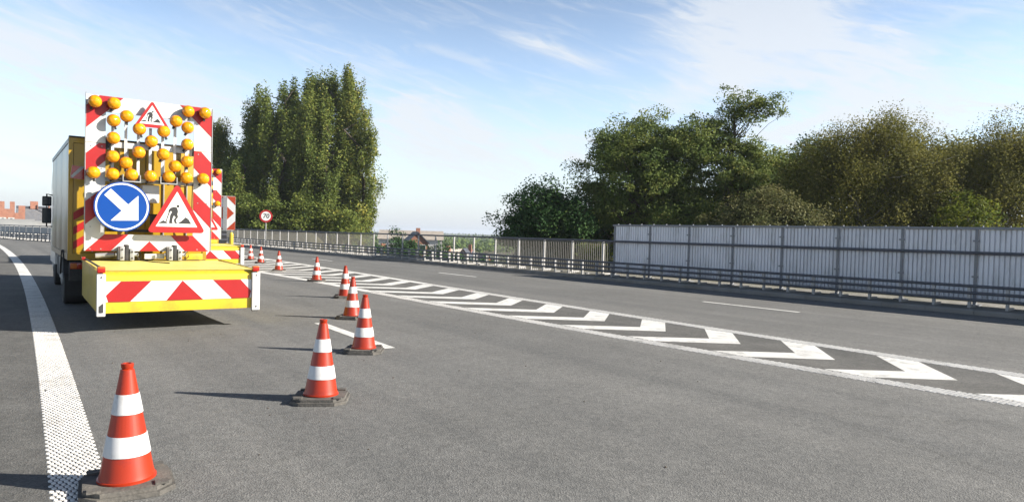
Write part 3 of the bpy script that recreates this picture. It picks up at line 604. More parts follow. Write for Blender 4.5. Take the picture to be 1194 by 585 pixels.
# crash cushion
CX0, CX1 = -1.09, 1.10
prof = [(.03, .285), (.03, .80), (.045, .84), (.09, .868), (.16, .88), (1.3, .905), (2.48, .915), (2.5, .90), (2.5, .34), (2.3, .31)]
cc = MB().prism(prof, CX0 + .012, CX1 - .012, 'x').build('crash_cushion', 'yellow', truck)
MB().add([(x, y, z + .004) for x in (CX0 + .03, CX1 - .03) for y, z in prof[4:7]], [(0, 1, 4, 3), (1, 2, 5, 4)]).build('lid', 'lid', cc)
for x in (CX0, CX1 - .011): MB().prism([(.02, .28), (.02, .86), (2.5, .925), (2.5, .34)], x, x + .011, 'x').build('side_plate', 'yellow', cc)
for x in (CX0 - .012, CX1 - .010): 
    MB().prism([(.0, .865), (.0, .885), (2.52, .945), (2.52, .925)], x, x + .022, 'x').build('side_rim', 'yellow', cc)
for k in range(10): MB().box(CX0 - .004, CX0 - .001, .15, .175, .36 + k * .052, .378 + k * .052).build('bolt_hole', 'under', cc)
wp = MB().box(-1.0, 1.0, .022, .027, .445, .737).build('white_band', 'reflwhite', cc)
for pl in ([(-.995, .54), (-.81, .737), (-.42, .737), (-.69, .445), (-.965, .445)], [(0.0, .735), (-.215, .445), (.287, .445)], [(.43, .737), (.836, .737), (.997, .552), (.972, .445), (.71, .445)]):
    poly_part('red_stripe', [(min(max(a, -.999), .999), b) for a, b in pl], .020, 'red', cc)
for x0, x1 in ((-1.11, -1.003), (1.003, 1.122)):
    po = MB().box(x0, x1, -.03, .06, .25, .845, bev=.008).build('corner_post', 'white', cc)
    MB().box(x0 + .01, x1 - .01, -.01, .05, .235, .2495).build('post_foot', 'under', cc)
    for z in (.31, .80): MB().lathe([(.012, -.001), (.012, .006)], 10, axis='y', c=((x0 + x1) / 2, -.036, z)).build('bolt', 'under', cc)
    li = MB().box((x0 + x1) / 2 - .05, (x0 + x1) / 2 + .05, -.02, .07, .862, .945, bev=.012).build('marker_light', 'redlens', cc)
    MB().box((x0 + x1) / 2 - .048, (x0 + x1) / 2 + .048, -.0215, .068, .92, .9485, bev=.01).build('marker_light_cap', 'orangelens', cc)
    MB().box((x0 + x1) / 2 - .02, (x0 + x1) / 2 + .02, 0, .04, .845, .862).build('light_stem', 'black', cc)
MB().prism(rpoly([(-1.085, .30), (-1.03, .30), (-1.03, .44), (-1.085, .39)], .008), -.034, -.031, 'y').build('post_slot', 'under', cc)
MB().box(-1.115, -1.06, 2.30, 2.42, .94, .99, bev=.01).build('marker_light', 'redlens', cc)
MB().tube([(-1.06, 2.3, .955), (-1.05, 1.6, .945), (-1.05, .5, .93), (-1.0, .22, .90)], .014, 6).build('hose', 'black', cc)
MB().tube([(-.28, 2.42, 1.0), (-.26, 2.3, .935), (-.10, 1.9, .925), (.05, 1.62, .921), (.09, 1.56, .92)], .009, 6).build('cable', 'bark', cc)
for x in (-.46, .30):
    hb = MB().box(x - .10, x - .03, 2.28, 2.56, .93, 1.17, bev=.012).box(x + .05, x + .12, 2.28, 2.56, .93, 1.13, bev=.012).build('hinge_bracket', 'galv', truck)
    MB().tube([(x - .16, 2.36, 1.03), (x + .19, 2.36, 1.03)], .035, 10).build('hinge_pin', 'galv', hb); MB().box(x - .02, x + .04, 2.3, 2.5, .93, 1.2, bev=.01).build('latch', 'under', hb)
MB().box(-.16, .16, 2.44, 2.5, .95, 1.04, bev=.006).build('plate_holder', 'white', truck)
for x in (-.46, .30):
    MB().tube([(x - .13, 2.27, 1.14), (x - .13, 2.27, .95)], .022, 8).build('lock_pin', 'under', truck); MB().tube([(x + .16, 2.3, 1.02), (x + .2, 2.24, 1.1), (x + .22, 2.26, 1.0), (x + .17, 2.3, .94)], .008, 6).build('chain', 'under', truck)
    for dx, z in ((-.065, 1.12), (-.065, .98), (.085, 1.08), (.085, .97)): MB().lathe([(.016, 2.268), (.016, 2.282)], 8, axis='y', c=(x + dx, 0, z)).build('bolt', 'under', truck)
for x in (-.98, -.82, .72, .88):
    for z in (1.12, 1.5, 1.98, 2.5, 2.88): MB().lathe([(.011, YB - .009), (.011, YB + .001)], 8, axis='y', c=(x, 0, z)).build('rivet', 'galv', truck)
MB().tube([(-.62, 2.5, 2.33), (-.3, 2.49, 2.27), (.1, 2.5, 2.33), (.45, 2.49, 2.26), (.62, 2.52, 2.32), (.63, 2.6, 1.5)], .009, 6).build('lamp_cable', 'black', truck)
MB().tube([(-.9, 2.52, 1.0), (-.62, 2.5, 1.02)], .045, 10).build('cross_tube', 'galv', truck)
MB().box(.5, .78, 2.36, 2.56, .94, 1.05, bev=.01).build('battery_case', 'yellow', truck)
MB().box(-1.0, .9, 2.52, 3.3, .80, .90).build('rear_platform', 'under', truck)

T2 = Vector((-9.495, 24.245)) - tR * 1.1
tr2 = copy_tree(truck, skip=('cable',)); tr2.location = (T2.x, T2.y, 0)
tr2['label'] = 'second works truck with striped board, farther ahead and mostly hidden by the nearest one'

# ------------------------------------------------------------------ traffic cones
def cone_thing(label, loc, rz):
    c = thing('traffic_cone', label, 'traffic cone', loc, rz, 'traffic cones closing the lane')
    return c
def oct_(a, ch): return [(-a + ch, -a), (a - ch, -a), (a, -a + ch), (a, a - ch), (a - ch, a), (-a + ch, a), (-a, a - ch), (-a, -a + ch)]
bmb = MB(); bmb.prism(oct_(.245, .09), 0.002, .030, 'z'); bmb.prism(oct_(.226, .085), .030, .055, 'z')
for p in ((.17, .17), (-.17, .17), (.17, -.17), (-.17, -.17)): bmb.box(p[0] - .035, p[0] + .035, p[1] - .035, p[1] + .035, .055, .066)
bme = bmb.mesh('base', 'cone_base')
def rad(z): return .149 + (.034 - .149) * (z - .055) / (.715 - .055)
cone_me = MB().lathe([(.157, .056), (.157, .068), (.149, .071), (rad(.10), .10), (rad(.70), .70), (.028, .705), (.033, .712), (.034, .735), (.022, .737), (.020, .70)], 32).mesh('cone_body', 'cone_red')
def sleeve(z0, z1): return MB().lathe([(rad(z0) + .0015, z0), (rad(z0) + .0032, z0 + .002), (rad(z1) + .0032, z1 - .002), (rad(z1) + .0015, z1)], 32).mesh('reflective_sleeve', 'cone_white')
s1, s2 = sleeve(.205, .322), sleeve(.445, .56)
CN = [((-2.244, 4.03), .55, 'largest orange and white traffic cone beside the dotted edge line'),
      ((-1.708, 6.22), .12, 'second nearest traffic cone, its long shadow falling left on bare asphalt'),
      ((-1.868, 8.763), .05, 'third nearest traffic cone, standing on the end of the white lane dash'),
      ((-2.80, 12.08), -.1, 'fourth nearest traffic cone, partly hidden behind the one on the lane dash'),
      ((-3.818, 15.75), .3, 'fifth nearest traffic cone, overlapped by the cone just right of it'),
      ((-5.82, 20.48), -.15, 'sixth nearest traffic cone, standing alone at the near gore line'),
      ((-8.478, 24.97), .2, 'seventh nearest traffic cone, standing on the hatched gore area'),
      ((-11.02, 30.1), .4, 'small distant traffic cone, the right one of the farthest pair'),
      ((-12.6, 33.07), .0, 'farthest and smallest traffic cone, beside the second truck\'s white corner post')]
for (x, y), rz, lab in CN:
    c = cone_thing(lab, (x, y, 0), rz); rc_ = random.Random(int(y * 100))
    link('base', bme, c); tl_ = (rc_.uniform(-.018, .018), rc_.uniform(-.018, .018), rz * 3); link('cone_body', cone_me, c, rot=tl_); link('reflective_sleeve', s1, c, rot=tl_); link('reflective_sleeve', s2, c, rot=tl_)
# ------------------------------------------------------------------ signs
def text_mesh(body, size, name, m, extrude=.002, shear=0.0):
    cu = bpy.data.curves.new(name, 'FONT'); cu.body = body; cu.size = size; cu.extrude = extrude; cu.align_x = 'CENTER'; cu.align_y = 'CENTER'; cu.shear = shear; cu.offset = size * .02
    o = bpy.data.objects.new(name, cu); COL.objects.link(o); bpy.context.view_layer.update()
    me = bpy.data.meshes.new_from_object(o.evaluated_get(bpy.context.evaluated_depsgraph_get())); bpy.data.objects.remove(o); me.materials.clear(); me.materials.append(MT[m]); return me
ss_ = thing('speed_limit_sign', 'round red and white 70 speed limit sign on a grey pole behind the kerb', 'road sign', (-18.55, 51.6, 0), R(18))
MB().tube([(0, .05, .0), (0, .05, 2.85)], .038, 10).build('pole', 'galv', ss_)
dd = MB(); disc(dd, .47, 0, .015, (0, 2.45)); dd = dd.build('sign_disc', 'red', ss_); d2 = MB(); disc(d2, .34, -.004, -.001, (0, 2.45)); d2.build('white_face', 'reflwhite', dd)
link('number', text_mesh('70', .46, 'number', 'black', shear=.12), dd, loc=(0, -.007, 2.45), rot=(R(90), 0, 0))
gp = thing('gore_chevron_panel', 'tall white panel with orange diamonds on a grey pole at the gore nose', 'road sign', (-19.95, 47.6, 0), R(14))
pb = MB().prism(rpoly([(-.66, 1.35), (.66, 1.35), (.66, 3.7), (-.66, 3.7)], .08), 0, .03, 'y').build('panel', 'reflwhite', gp)
for pl in ([(0, 1.95), (.58, 2.525), (0, 3.1), (-.58, 2.525)], [(.66, 1.37), (.66, 1.98), (.05, 1.37)], [(.66, 3.68), (.66, 3.07), (.05, 3.68)], [(-.66, 1.37), (-.66, 1.98), (-.05, 1.37)], [(-.66, 3.68), (-.66, 3.07), (-.05, 3.68)]):
    poly_part('diamond', pl, -.001, 'signorange', pb)
MB().box(-.13, .13, -.05, -.006, 1.3, 3.66).build('pole_cover', 'galv', gp); MB().tube([(0, .1, 0), (0, .1, 3.6)], .06, 10).build('pole', 'galv', gp)
mb = MB().prism(rpoly([(-.55, .05), (.55, .05), (.55, 1.3), (-.55, 1.3)], .06), 0, 1.6, 'y')
cu_ = tag(mb.build('gore_cushion', 'black', loc=(-20.0, 46.6, 0), rot=(0, 0, R(25))), 'dark crash cushion block under the orange diamond panel', 'crash cushion')
for z in (.3, .65, 1.0): MB().box(-.56, .56, -.03, -.002, z, z + .1).build('rib', 'darksteel', cu_)
bo = thing('yellow_bollard', 'slim yellow bollard right of the dark crash cushion block', 'bollard', (-19.0, 46.4, 0))
MB().lathe([(.13, 0), (.13, 1.05), (.12, 1.12), (.08, 1.19), (.02, 1.21)], 16).build('post', 'yellow', bo); MB().lathe([(.2, 0.002), (.2, .03), (.14, .04)], 16).build('foot', 'black', bo)

# ------------------------------------------------------------------ buildings
def gable_house(name, label, loc, rz, w, d, hw, hr, wall, roof, wins=(), chim=(), group=None, over=.25):
    """gable faces local -y; w = gable width, d = depth, hw = eaves, hr = ridge"""
    h = thing(name, label, 'building' if 'hall' in name or 'building' in name else 'house', loc, rz, group)
    MB().prism([(-w / 2, -2), (w / 2, -2), (w / 2, hw), (0, hr), (-w / 2, hw)], 0, d, 'y').build('wall', wall, h)
    rr = []
    sl = (hr - hw) / (w / 2)
    for s in (-1, 1):
        a = (s * (w / 2 + over), hw - sl * over + .02); b = (0, hr + .02)
        rr.append(MB().prism([a, b, (0, hr + .24), (a[0], a[1] + .22)], -over, d + over, 'y').build('roof', roof, h))
    for x, z, ww, hh in wins:
        fr = MB().box(x - ww / 2 - .08, x + ww / 2 + .08, -.05, -.005, z - hh / 2 - .08, z + hh / 2 + .08).build('window', 'render', h); MB().box(x - ww / 2, x + ww / 2, -.075, -.052, z - hh / 2, z + hh / 2).build('pane', 'glass', fr)
    for x, y, s in chim:
        z0 = hr - abs(x) * sl; MB().box(x - s / 2, x + s / 2, y - s / 2, y + s / 2, z0 - .4, hr + .9).build('chimney', 'brick', rr[0])
    return h
def yaw(x, y): return math.atan2(-x, y)      # turn a facade towards the road
# stepped gable and its neighbours, far left
sg = thing('stepped_gable_house', 'red brick house with stepped gable and white windows at the left edge', 'house', (-82.5, 112, -8), yaw(-82, 112))
prof = [(-3.4, 0), (3.4, 0), (3.4, 8.3), (2.9, 8.3), (2.9, 9.6), (2.4, 9.6), (2.4, 12.2), (1.5, 12.2), (1.5, 11.0), (1.0, 11.0), (1.0, 12.8), (.35, 12.8), (.35, 11.6), (-.35, 11.6), (-.35, 12.8), (-1.0, 12.8), (-1.0, 11), (-1.6, 11), (-1.6, 12.4), (-2.5, 12.4), (-2.5, 9.6), (-2.9, 9.6), (-2.9, 8.3), (-3.4, 8.3)]
MB().prism(prof, 0, .5, 'y').build('gable', 'brick', sg)
MB().prism([(-3.2, 0), (3.2, 0), (3.2, 8.1), (0, 10.6), (-3.2, 8.1)], .5, 10, 'y').build('wall', 'brick', sg)
for x in (-.55, .55):
    f = MB().box(x - .42, x + .42, -.06, -.005, 8.7, 10.2).build('window', 'render', sg); MB().box(x - .16, x + .16, -.08, -.062, 8.8, 10.1).build('pane', 'glass', f)
MB().prism([(3.42, 0), (5.6, 0), (5.6, 7.9), (4.6, 8.4), (3.42, 9.8)], .6, 8, 'y').build('wing', 'brick', sg)
lr = thing('slate_roof_building', 'long building with dark slate roof and brick chimneys behind the truck mirror', 'building', (-84, 127, -8), yaw(-84, 127) + .06)
MB().box(-6, 14, 0, 9, 0, 9.4).build('wall', 'brick', lr)
rr = MB().prism([(-.4, 9.3), (4.5, 12.2), (9.4, 9.3)], -6.3, 14.3, 'x').build('roof', 'slate', lr); MB().box(-6.3, 14.3, 4.2, 4.8, 12.15, 12.5).build('ridge', 'darkslate', rr)
for x in (-3.6, 2.6, 9): MB().box(x - .6, x + .6, 4, 5, 12.0, 13.4).build('chimney', 'brick', rr)
for x in (-4, 0, 4, 8, 12): f = MB().box(x - .6, x + .6, -.06, -.005, 6.6, 8.6).build('window', 'render', lr); MB().box(x - .45, x + .45, -.09, -.065, 6.75, 8.45).build('pane', 'glass', f)
def shed(name, label, loc, rz, w, d, h0, h1, wall, roof):
    s = thing(name, label, 'building', loc, rz); MB().box(-w / 2, w / 2, 0, d, -2, h0).build('wall', wall, s)
    r = MB().prism([(-.4, h0), (d / 2, h1), (d + .4, h0)], -w / 2 - .3, w / 2 + .3, 'x').build('roof', roof, s)
    for k in range(int(w / 3)): x = -w / 2 + 1.5 + 3 * k; f = MB().box(x - .7, x + .7, -.06, -.004, h0 - 2.6, h0 - 1.2).build('window', 'render', s); MB().box(x - .6, x + .6, -.08, -.062, h0 - 2.5, h0 - 1.3).build('pane', 'glass', f)
    return s
shed('grey_roof_shed', 'low shed with pale grey roof in front of the brick gable', (-74.5, 98, -8), yaw(-74, 98), 10, 8, 8.6, 9.95, 'render', 'greyroof')
shed('grey_roof_shed', 'wide low shed with pale roof right of the brick gable', (-69.5, 103, -8), yaw(-69, 103) + .15, 9, 9, 8.3, 9.75, 'render', 'greyroof')
shed('orange_roof_house', 'low house with orange tiled roof beside the truck', (-66.5, 112, -8), yaw(-66, 112), 10, 8, 8.2, 9.8, 'brick', 'redtile')
ma = thing('antenna_mast', 'thin reddish antenna mast above the slate roof', 'mast', (-86.5, 128, -8), 0)
MB().tube([(0, 0, 0), (0, 0, 14.0)], [.22, .12], 6).build('pole', 'brick', ma); MB().box(-.6, .6, -.05, .05, 13.2, 13.3).build('crossarm', 'darksteel', ma)
# houses seen through the open bays
gable_house('detached_house', 'small house with dark slate roof and white gable seen over the railing', (-16.4, 119, -8.5), .25, 3.6, 8, 8.2, 9.9, 'brick', 'darkslate', wins=((-.9, 7.2, .9, 1.3), (.9, 7.2, .9, 1.3)), chim=((.6, 5, .7),), group='houses below the viaduct')
gable_house('detached_house', 'white gabled house with dark roof seen through the open railing bays', (-9.2, 129, -8.9), -.1, 4.4, 9, 4.6, 7.4, 'render', 'darkslate', wins=((0, 4.4, 1, 1.2),), chim=((.5, 5, .6),), group='houses below the viaduct')
gable_house('detached_house', 'red brick house with orange roof low behind the railing by the poplars', (-21.9, 118, -8.9), .5, 5.5, 9, 5.2, 7.4, 'brick', 'redtile', wins=((-1.4, 4.6, 1, 1.3), (1.4, 4.6, 1, 1.3)), chim=((1, 4, .7),), group='houses below the viaduct')
gable_house('detached_house', 'brick house with dark roof right beside the white gabled house', (-4.9, 137, -8.9), 1.2, 7, 9, 4.2, 6.4, 'brick', 'darkslate', wins=((0, 3.4, 1, 1.2),), chim=((-1, 3, .6),), group='houses below the viaduct')
gable_house('detached_house', 'pinkish brick house between the dark roofed house and the open bays', (-14.2, 136, -8.9), -.5, 5.6, 9, 5.0, 7.0, 'brick', 'paleroof', wins=((-1.3, 5, 1, 1.2), (1.3, 5, 1, 1.2)), chim=((0.6, 2, .6),), group='houses below the viaduct')
shed('pale_roof_hall', 'long hall with pale tiled roof on the skyline behind the houses', (-22.5, 152, -8), .12, 14, 12, 7.9, 9.9, 'render', 'paleroof')

# ------------------------------------------------------------------ trees
def leaves_mesh(name, P, size, up, tint, m, rng, aspect=.62, droop=0.0):
    n = len(P); a = rng.normal(size=(n, 3)); a[:, 2] = a[:, 2] * (.7 if droop == 0 else .6) - droop; a /= np.linalg.norm(a, axis=1, keepdims=True)
    b = rng.normal(size=(n, 3)) + up * 1.9; b -= a * (a * b).sum(1, keepdims=True); b /= np.linalg.norm(b, axis=1, keepdims=True) + 1e-9
    c = np.cross(a, b); s = size * rng.uniform(.65, 1.35, (n, 1)); L = a * s; Wd = c * s * aspect * .5
    V = np.stack([P, P + L * .45 + Wd + b * s * .06, P + L, P + L * .45 - Wd + b * s * .06], 1).reshape(-1, 3).astype(np.float32)
    me = bpy.data.meshes.new(name); me.vertices.add(4 * n); me.vertices.foreach_set('co', V.ravel())
    me.loops.add(4 * n); me.loops.foreach_set('vertex_index', np.arange(4 * n, dtype=np.int32)); me.polygons.add(n); me.polygons.foreach_set('loop_start', np.arange(0, 4 * n, 4, dtype=np.int32)); me.polygons.foreach_set('loop_total', np.full(n, 4, np.int32))
    at = me.attributes.new('tint', 'FLOAT', 'FACE'); at.data.foreach_set('value', np.clip(tint, 0, 1).astype(np.float32)); me.materials.append(m); me.update(); return me
LM = {'poplar': leaf_mat('poplar_leaf', (0.097, 0.136, 0.033), (0.189, 0.222, 0.050), (0.409, 0.348, 0.075), 0.36),
      'robinia': leaf_mat('robinia_leaf', (0.098, 0.146, 0.040), (0.182, 0.218, 0.056), (0.389, 0.320, 0.090), 0.34),
      'dark': leaf_mat('dark_leaf', (0.037, 0.082, 0.029), (0.066, 0.130, 0.038), (0.173, 0.232, 0.043), 0.28),
      'birch': leaf_mat('birch_leaf', (0.113, 0.120, 0.030), (0.228, 0.210, 0.054), (0.401, 0.355, 0.098), 0.38),
      'bright': leaf_mat('bright_leaf', (0.081, 0.116, 0.020), (0.173, 0.196, 0.028), (0.347, 0.312, 0.044), 0.46),
      'pale': leaf_mat('pale_leaf', (0.090, 0.103, 0.038), (0.179, 0.172, 0.072), (0.304, 0.264, 0.120), 0.34)}
def tree(name, label, loc, blobs, leaf, size, per, trunk_r=.22, bark='bark', seed=1, droop=0.0, clump=.42, fork=1.2, limbs=70, group=None, cat='tree', flatc=.6, tbias=0.0, shell=.45):
    """blobs: (dx, dy, z, rx, ry, rz, clumps) relative to the tree foot"""
    rng = np.random.default_rng(seed); T = thing(name, label, cat, loc, 0, group)
    tips = []; cz = max(b[2] for b in blobs)
    for dx, dy, z, rx, ry, rz, nc in blobs:
        d = rng.normal(size=(nc, 3)); d /= np.linalg.norm(d, axis=1, keepdims=True); r = rng.uniform(0, 1, (nc, 1)) ** shell
        r *= (1 + .22 * np.sin(d[:, :1] * 5 + seed) * np.cos(d[:, 2:] * 6 + d[:, 1:2] * 4))
        base = np.array([dx, dy, z]) + d * r * np.array([rx, ry, rz]); kk = 5
        sup = base[: max(1, nc // kk)]; tt_ = np.repeat(sup, kk, 0); tips.append(tt_ + np.clip(rng.normal(size=tt_.shape), -1.6, 1.6) * np.array([.46, .46, .2 if droop < .3 else .4]) * clump / .34)
    tips = np.concatenate(tips); tips = tips[tips[:, 2] > .2]
    # wood
    mb = MB(); top = Vector((blobs[0][0] * .5, blobs[0][1] * .5, cz - .3)); nseg = 6; tp = []
    for i in range(nseg + 1):
        f = i / nseg; tp.append(Vector((top.x * f + rng.normal() * .12 * f, top.y * f + rng.normal() * .12 * f, top.z * f)))
    mb.tube(tp, [trunk_r * (1 - .8 * i / nseg) + .015 for i in range(nseg + 1)], 7)
    for k in rng.permutation(len(tips))[:limbs]:
        e = Vector(tips[k]); f0 = min(.92, max(fork / max(top.z, .1) * .6, (e.z - .45 * math.hypot(e.x, e.y)) / max(top.z, .1) * .85)); i = f0 * nseg; j = int(min(i, nseg - 1)); s0 = tp[j].lerp(tp[j + 1], i - j)
        mid = s0.lerp(e, .5) + Vector(rng.normal(size=3) * .2) + Vector((0, 0, .18 * (e - s0).length * (1 if droop > 0 else -.3)))
        r0 = trunk_r * (1 - .8 * f0) * .45 + .008; mb.tube([s0, s0.lerp(mid, .5) + Vector(rng.normal(size=3) * .08), mid, mid.lerp(e, .6) + Vector(rng.normal(size=3) * .08), e], [r0, r0 * .75, r0 * .5, r0 * .3, .006], 5, caps=False)
    mb.build('trunk', bark, T)
    # leaves in clumps round the twig ends
    nt_ = len(tips); cs = clump * rng.uniform(.55, 1.35, (nt_, 1, 1)); q = rng.normal(size=(nt_, per, 3)); q *= np.minimum(1, 1.5 / (np.linalg.norm(q, axis=2, keepdims=True) + 1e-6)); q *= cs * np.array([1, 1, flatc])
    if droop: q[:, :, 2] -= np.abs(rng.normal(size=(nt_, per))) * droop * .8
    P = (tips[:, None, :] + q).reshape(-1, 3); ctr = tips.mean(0); up = (P - ctr); up /= np.linalg.norm(up, axis=1, keepdims=True) + 1e-6; up[:, 2] += .6
    tint = np.repeat(rng.uniform(.1, .62, nt_), per) + rng.normal(size=nt_ * per) * .09 + tbias
    link('crown', leaves_mesh('crown', P, size, up, tint, LM[leaf], rng, droop=droop), T); return T

# poplars: narrow plumes of upswept branches
def poplar(label, x, y, ztop, rad, seed, n=330, per=38, zb=-.2, tb=0.0):
    rng = np.random.default_rng(seed); T = thing('poplar_tree', label, 'tree', (x, y, zb), 0, 'poplars behind the railing'); H = ztop - zb
    mb = MB(); tp = [Vector((rng.normal() * .1 * k, rng.normal() * .1 * k, H * k / 8)) for k in range(8)] + [Vector((0, 0, H * .97))]
    mb.tube(tp, [.34 * (1 - k / 9) + .02 for k in range(9)], 7); C_ = []
    for k in range(46):
        f = rng.uniform(.03, .86) ; a = rng.uniform(0, 6.283); env = rad * (min(1, (f + .06) * 3.2)) * (1 - max(0, (f - .55) / .5) ** 1.7) * rng.uniform(.75, 1.2); l = min(H * rng.uniform(.09, .17), H * (1.0 - f) * .98)
        p0 = Vector((0, 0, H * f)); p2 = Vector((env * math.cos(a), env * math.sin(a), H * f + l)); p1 = p0.lerp(p2, .45) + Vector((math.cos(a), math.sin(a), -.6)) * env * .2
        mb.tube([p0, p1, p2], [.06, .035, .008], 4, caps=False)
        m_ = max(3, int(n / 46))
        for j in range(m_):
            s = rng.uniform(.25, 1.12); c = p0.lerp(p1, s * 2) if s < .5 else p1.lerp(p2, (s - .5) * 2); C_.append((c.x, c.y, c.z))
    for k in range(14): f = rng.uniform(.8, 1.0); C_.append((rng.normal() * .3 * (1.05 - f) * 4, rng.normal() * .3 * (1.05 - f) * 4, H * f))
    C_ = np.array(C_); mb.build('trunk', 'bark', T); nt_ = len(C_)
    q = rng.normal(size=(nt_, per, 3)); q *= np.minimum(1, 1.6 / (np.linalg.norm(q, axis=2, keepdims=True) + 1e-6)); q = q * np.array([.33, .33, .85]) * rng.uniform(.6, 1.25, (nt_, 1, 1)); P = (C_[:, None, :] + q).reshape(-1, 3)
    up = P * np.array([1, 1, 0]); up /= np.linalg.norm(up, axis=1, keepdims=True) + 1e-6; up[:, 2] += .5
    tint = np.repeat(rng.uniform(.1, .6, nt_), per) + rng.normal(size=nt_ * per) * .13 + tb
    link('crown', leaves_mesh('crown', P, .215, up, tint, LM['poplar'], rng), T)
PW = [('leftmost poplar with a small pointed top just right of the lamp board', -34.3, 80, 13.2, 1.3), ('poplar on the rising left flank of the dense row', -31.6, 79, 10.8, 1.6),
      ('pointed poplar at the left end of the dense row', -29.5, 79, 17.0, 1.7), ('lower poplar between two pointed tops left of centre of the row', -27.6, 76, 16.0, 1.7),
      ('poplar at the left shoulder of the tallest group', -26.0, 80, 17.3, 2.0), ('poplar with rounded top left of the highest ones', -24.6, 76.5, 17.6, 2.0),
      ('high poplar in the middle of the tallest group', -23.0, 80, 18.9, 2.0), ('high narrow poplar just left of the two tallest', -21.5, 77, 18.6, 2.0),
      ('tall poplar second from the highest one', -20.0, 80, 19.2, 2.0), ('highest poplar with narrow top at the right of the row', -18.4, 77, 19.2, 1.9),
      ('short loose poplar at the right end of the row', -16.6, 75.5, 14.2, 1.8), ('stout poplar in front of the right half of the row', -20.2, 74.5, 15.0, 2.2), ('low poplar filling the foot of the row on the left', -29.6, 74, 9.0, 1.9), ('stout poplar in front of the gap between the two tallest', -22.2, 74.5, 16.0, 2.1), ('low poplar in front of the middle of the row', -25.4, 74, 14.0, 2.2)]
for i, (lab_, x, y, zt, rd) in enumerate(PW): poplar(lab_, x, y, zt, rd, 40 + i, tb=.12 if i in (9, 10, 0) else 0, n=440 if i < 10 else 300, per=52)
for i, (x, y, h_) in enumerate([(-30.5, 71.5, 5.5), (-25.5, 71, 6.0), (-21, 71, 6.0), (-17.2, 71.5, 4.5), (-35.5, 74, 5.0)]):
    tree('shrub', ['dark shrub below the left poplars', 'dark shrub below the middle poplars', 'dark shrub below the tallest poplars', 'yellowish shrub at the right foot of the poplars', 'dark shrub at the far left foot of the poplars'][i], (x, y, -.2),
         [(0, 0, h_ * .5, 2.6, 2, h_ * .5, 120)], 'poplar', .26, 34, .1, seed=70 + i, limbs=20, clump=.5, group='shrubs below the poplars', cat='shrub', tbias=.15 if i == 3 else -.05)

# right-hand group
tree('dark_tree', 'low rounded dark green tree left of the big spreading one', (1.85, 37, .8), [(0, 0, 2.0, 2.0, 1.9, 1.75, 330), (-.8, -.3, 1.2, 1.6, 1.4, 1.2, 120), (1.4, 0, 1.1, 1.4, 1.4, 1.2, 120)], 'dark', .14, 76, .16, seed=11, clump=.36, droop=.15)
tree('robinia_tree', 'large spreading tree with dark airy crown left of the tall thin one', (7.2, 37.5, .4), [(0.4, 0, 6.2, 2.7, 2.4, 2.0, 300), (-2.2, 0, 4.2, 2.0, 2.0, 1.7, 170), (1.6, -.3, 4.3, 2.2, 2.0, 2.2, 220), (-.8, 0, 2.3, 3.4, 2.2, 1.5, 220), (2.8, 0, 6.4, 1.2, 1.2, 1.0, 60), (-1.3, 0, 6.0, 1.3, 1.3, 1.0, 60)], 'robinia', .125, 92, .24, seed=21, clump=.36, limbs=120, shell=.4)
tree('robinia_tree', 'tall thin tree with a sparse see-through top rising above the others', (11.5, 37, .4), [(.6, 0, 8.1, 1.5, 1.2, 1.2, 75), (-.8, 0, 7.2, 1.6, 1.3, .9, 75), (1.7, 0, 8.4, 1.0, .8, .8, 40), (.2, 0, 6.4, 1.5, 1.2, 1.0, 60), (1.4, 0, 5.2, 1.7, 1.5, 1.3, 130), (0, 0, 4.5, 2.4, 2.0, 1.9, 230), (-.6, 0, 2.0, 2.5, 2, 1.6, 160)], 'robinia', .125, 50, .12, seed=22, clump=.25, limbs=130, tbias=.06, shell=.7)
tree('robinia_tree', 'full dark crown between the thin tree and the broad birch', (14.4, 39, .2), [(0, 0, 4.7, 2.2, 2.0, 1.8, 280), (-1.6, 0, 3.0, 2.0, 1.8, 1.9, 200), (1.7, 0, 4.0, 1.9, 1.8, 2.0, 220)], 'robinia', .13, 86, .18, seed=26, clump=.36, limbs=80)
tree('pale_shrub', 'grey-green bushy shrub leaning over the barrier in front of the thin tree', (11.3, 30.5, .2), [(0, 0, 2.4, 2.0, 1.5, 1.5, 190), (1.6, 0, 1.8, 1.1, 1.2, 1.0, 110), (-1.4, 0, 1.6, 1.5, 1.3, 1.3, 120)], 'pale', .11, 80, .1, seed=23, clump=.30, limbs=70, cat='shrub', droop=.12)
tree('back_tree', 'dense dark tree filling the gap between thin tree and birches', (18.0, 43, .2), [(0, 0, 5.6, 2.3, 2.2, 2.2, 300), (-1.8, 0, 3.2, 2.5, 2, 2.4, 240)], 'dark', .16, 72, .2, seed=24, clump=.4, tbias=.1)
tree('back_tree', 'dark tree in the shade behind the spreading crown', (10.0, 46, .2), [(0, 0, 3.6, 3.2, 2, 3.0, 300), (-3.5, 0, 2.2, 2.6, 2, 2.0, 170)], 'robinia', .2, 54, .2, seed=25, clump=.42, tbias=-.1)
tree('birch_tree', 'broad drooping birch with olive foliage, the widest crown on the right', (16.6, 33, .2), [(.2, 0, 5.0, 2.7, 2.4, 2.2, 420), (-1.5, 0, 4.2, 2.0, 2.0, 2.3, 240), (1.9, 0, 4.2, 2.0, 2.0, 2.4, 260), (.3, -.5, 1.6, 3.3, 2, 1.6, 280), (1.2, 0, 6.7, 1.6, 1.3, .9, 90), (-.6, 0, 6.3, 1.4, 1.2, .8, 70)], 'birch', .095, 96, .16, 'birchbark', seed=31, droop=.5, clump=.34, limbs=120, flatc=1.0, shell=.38)
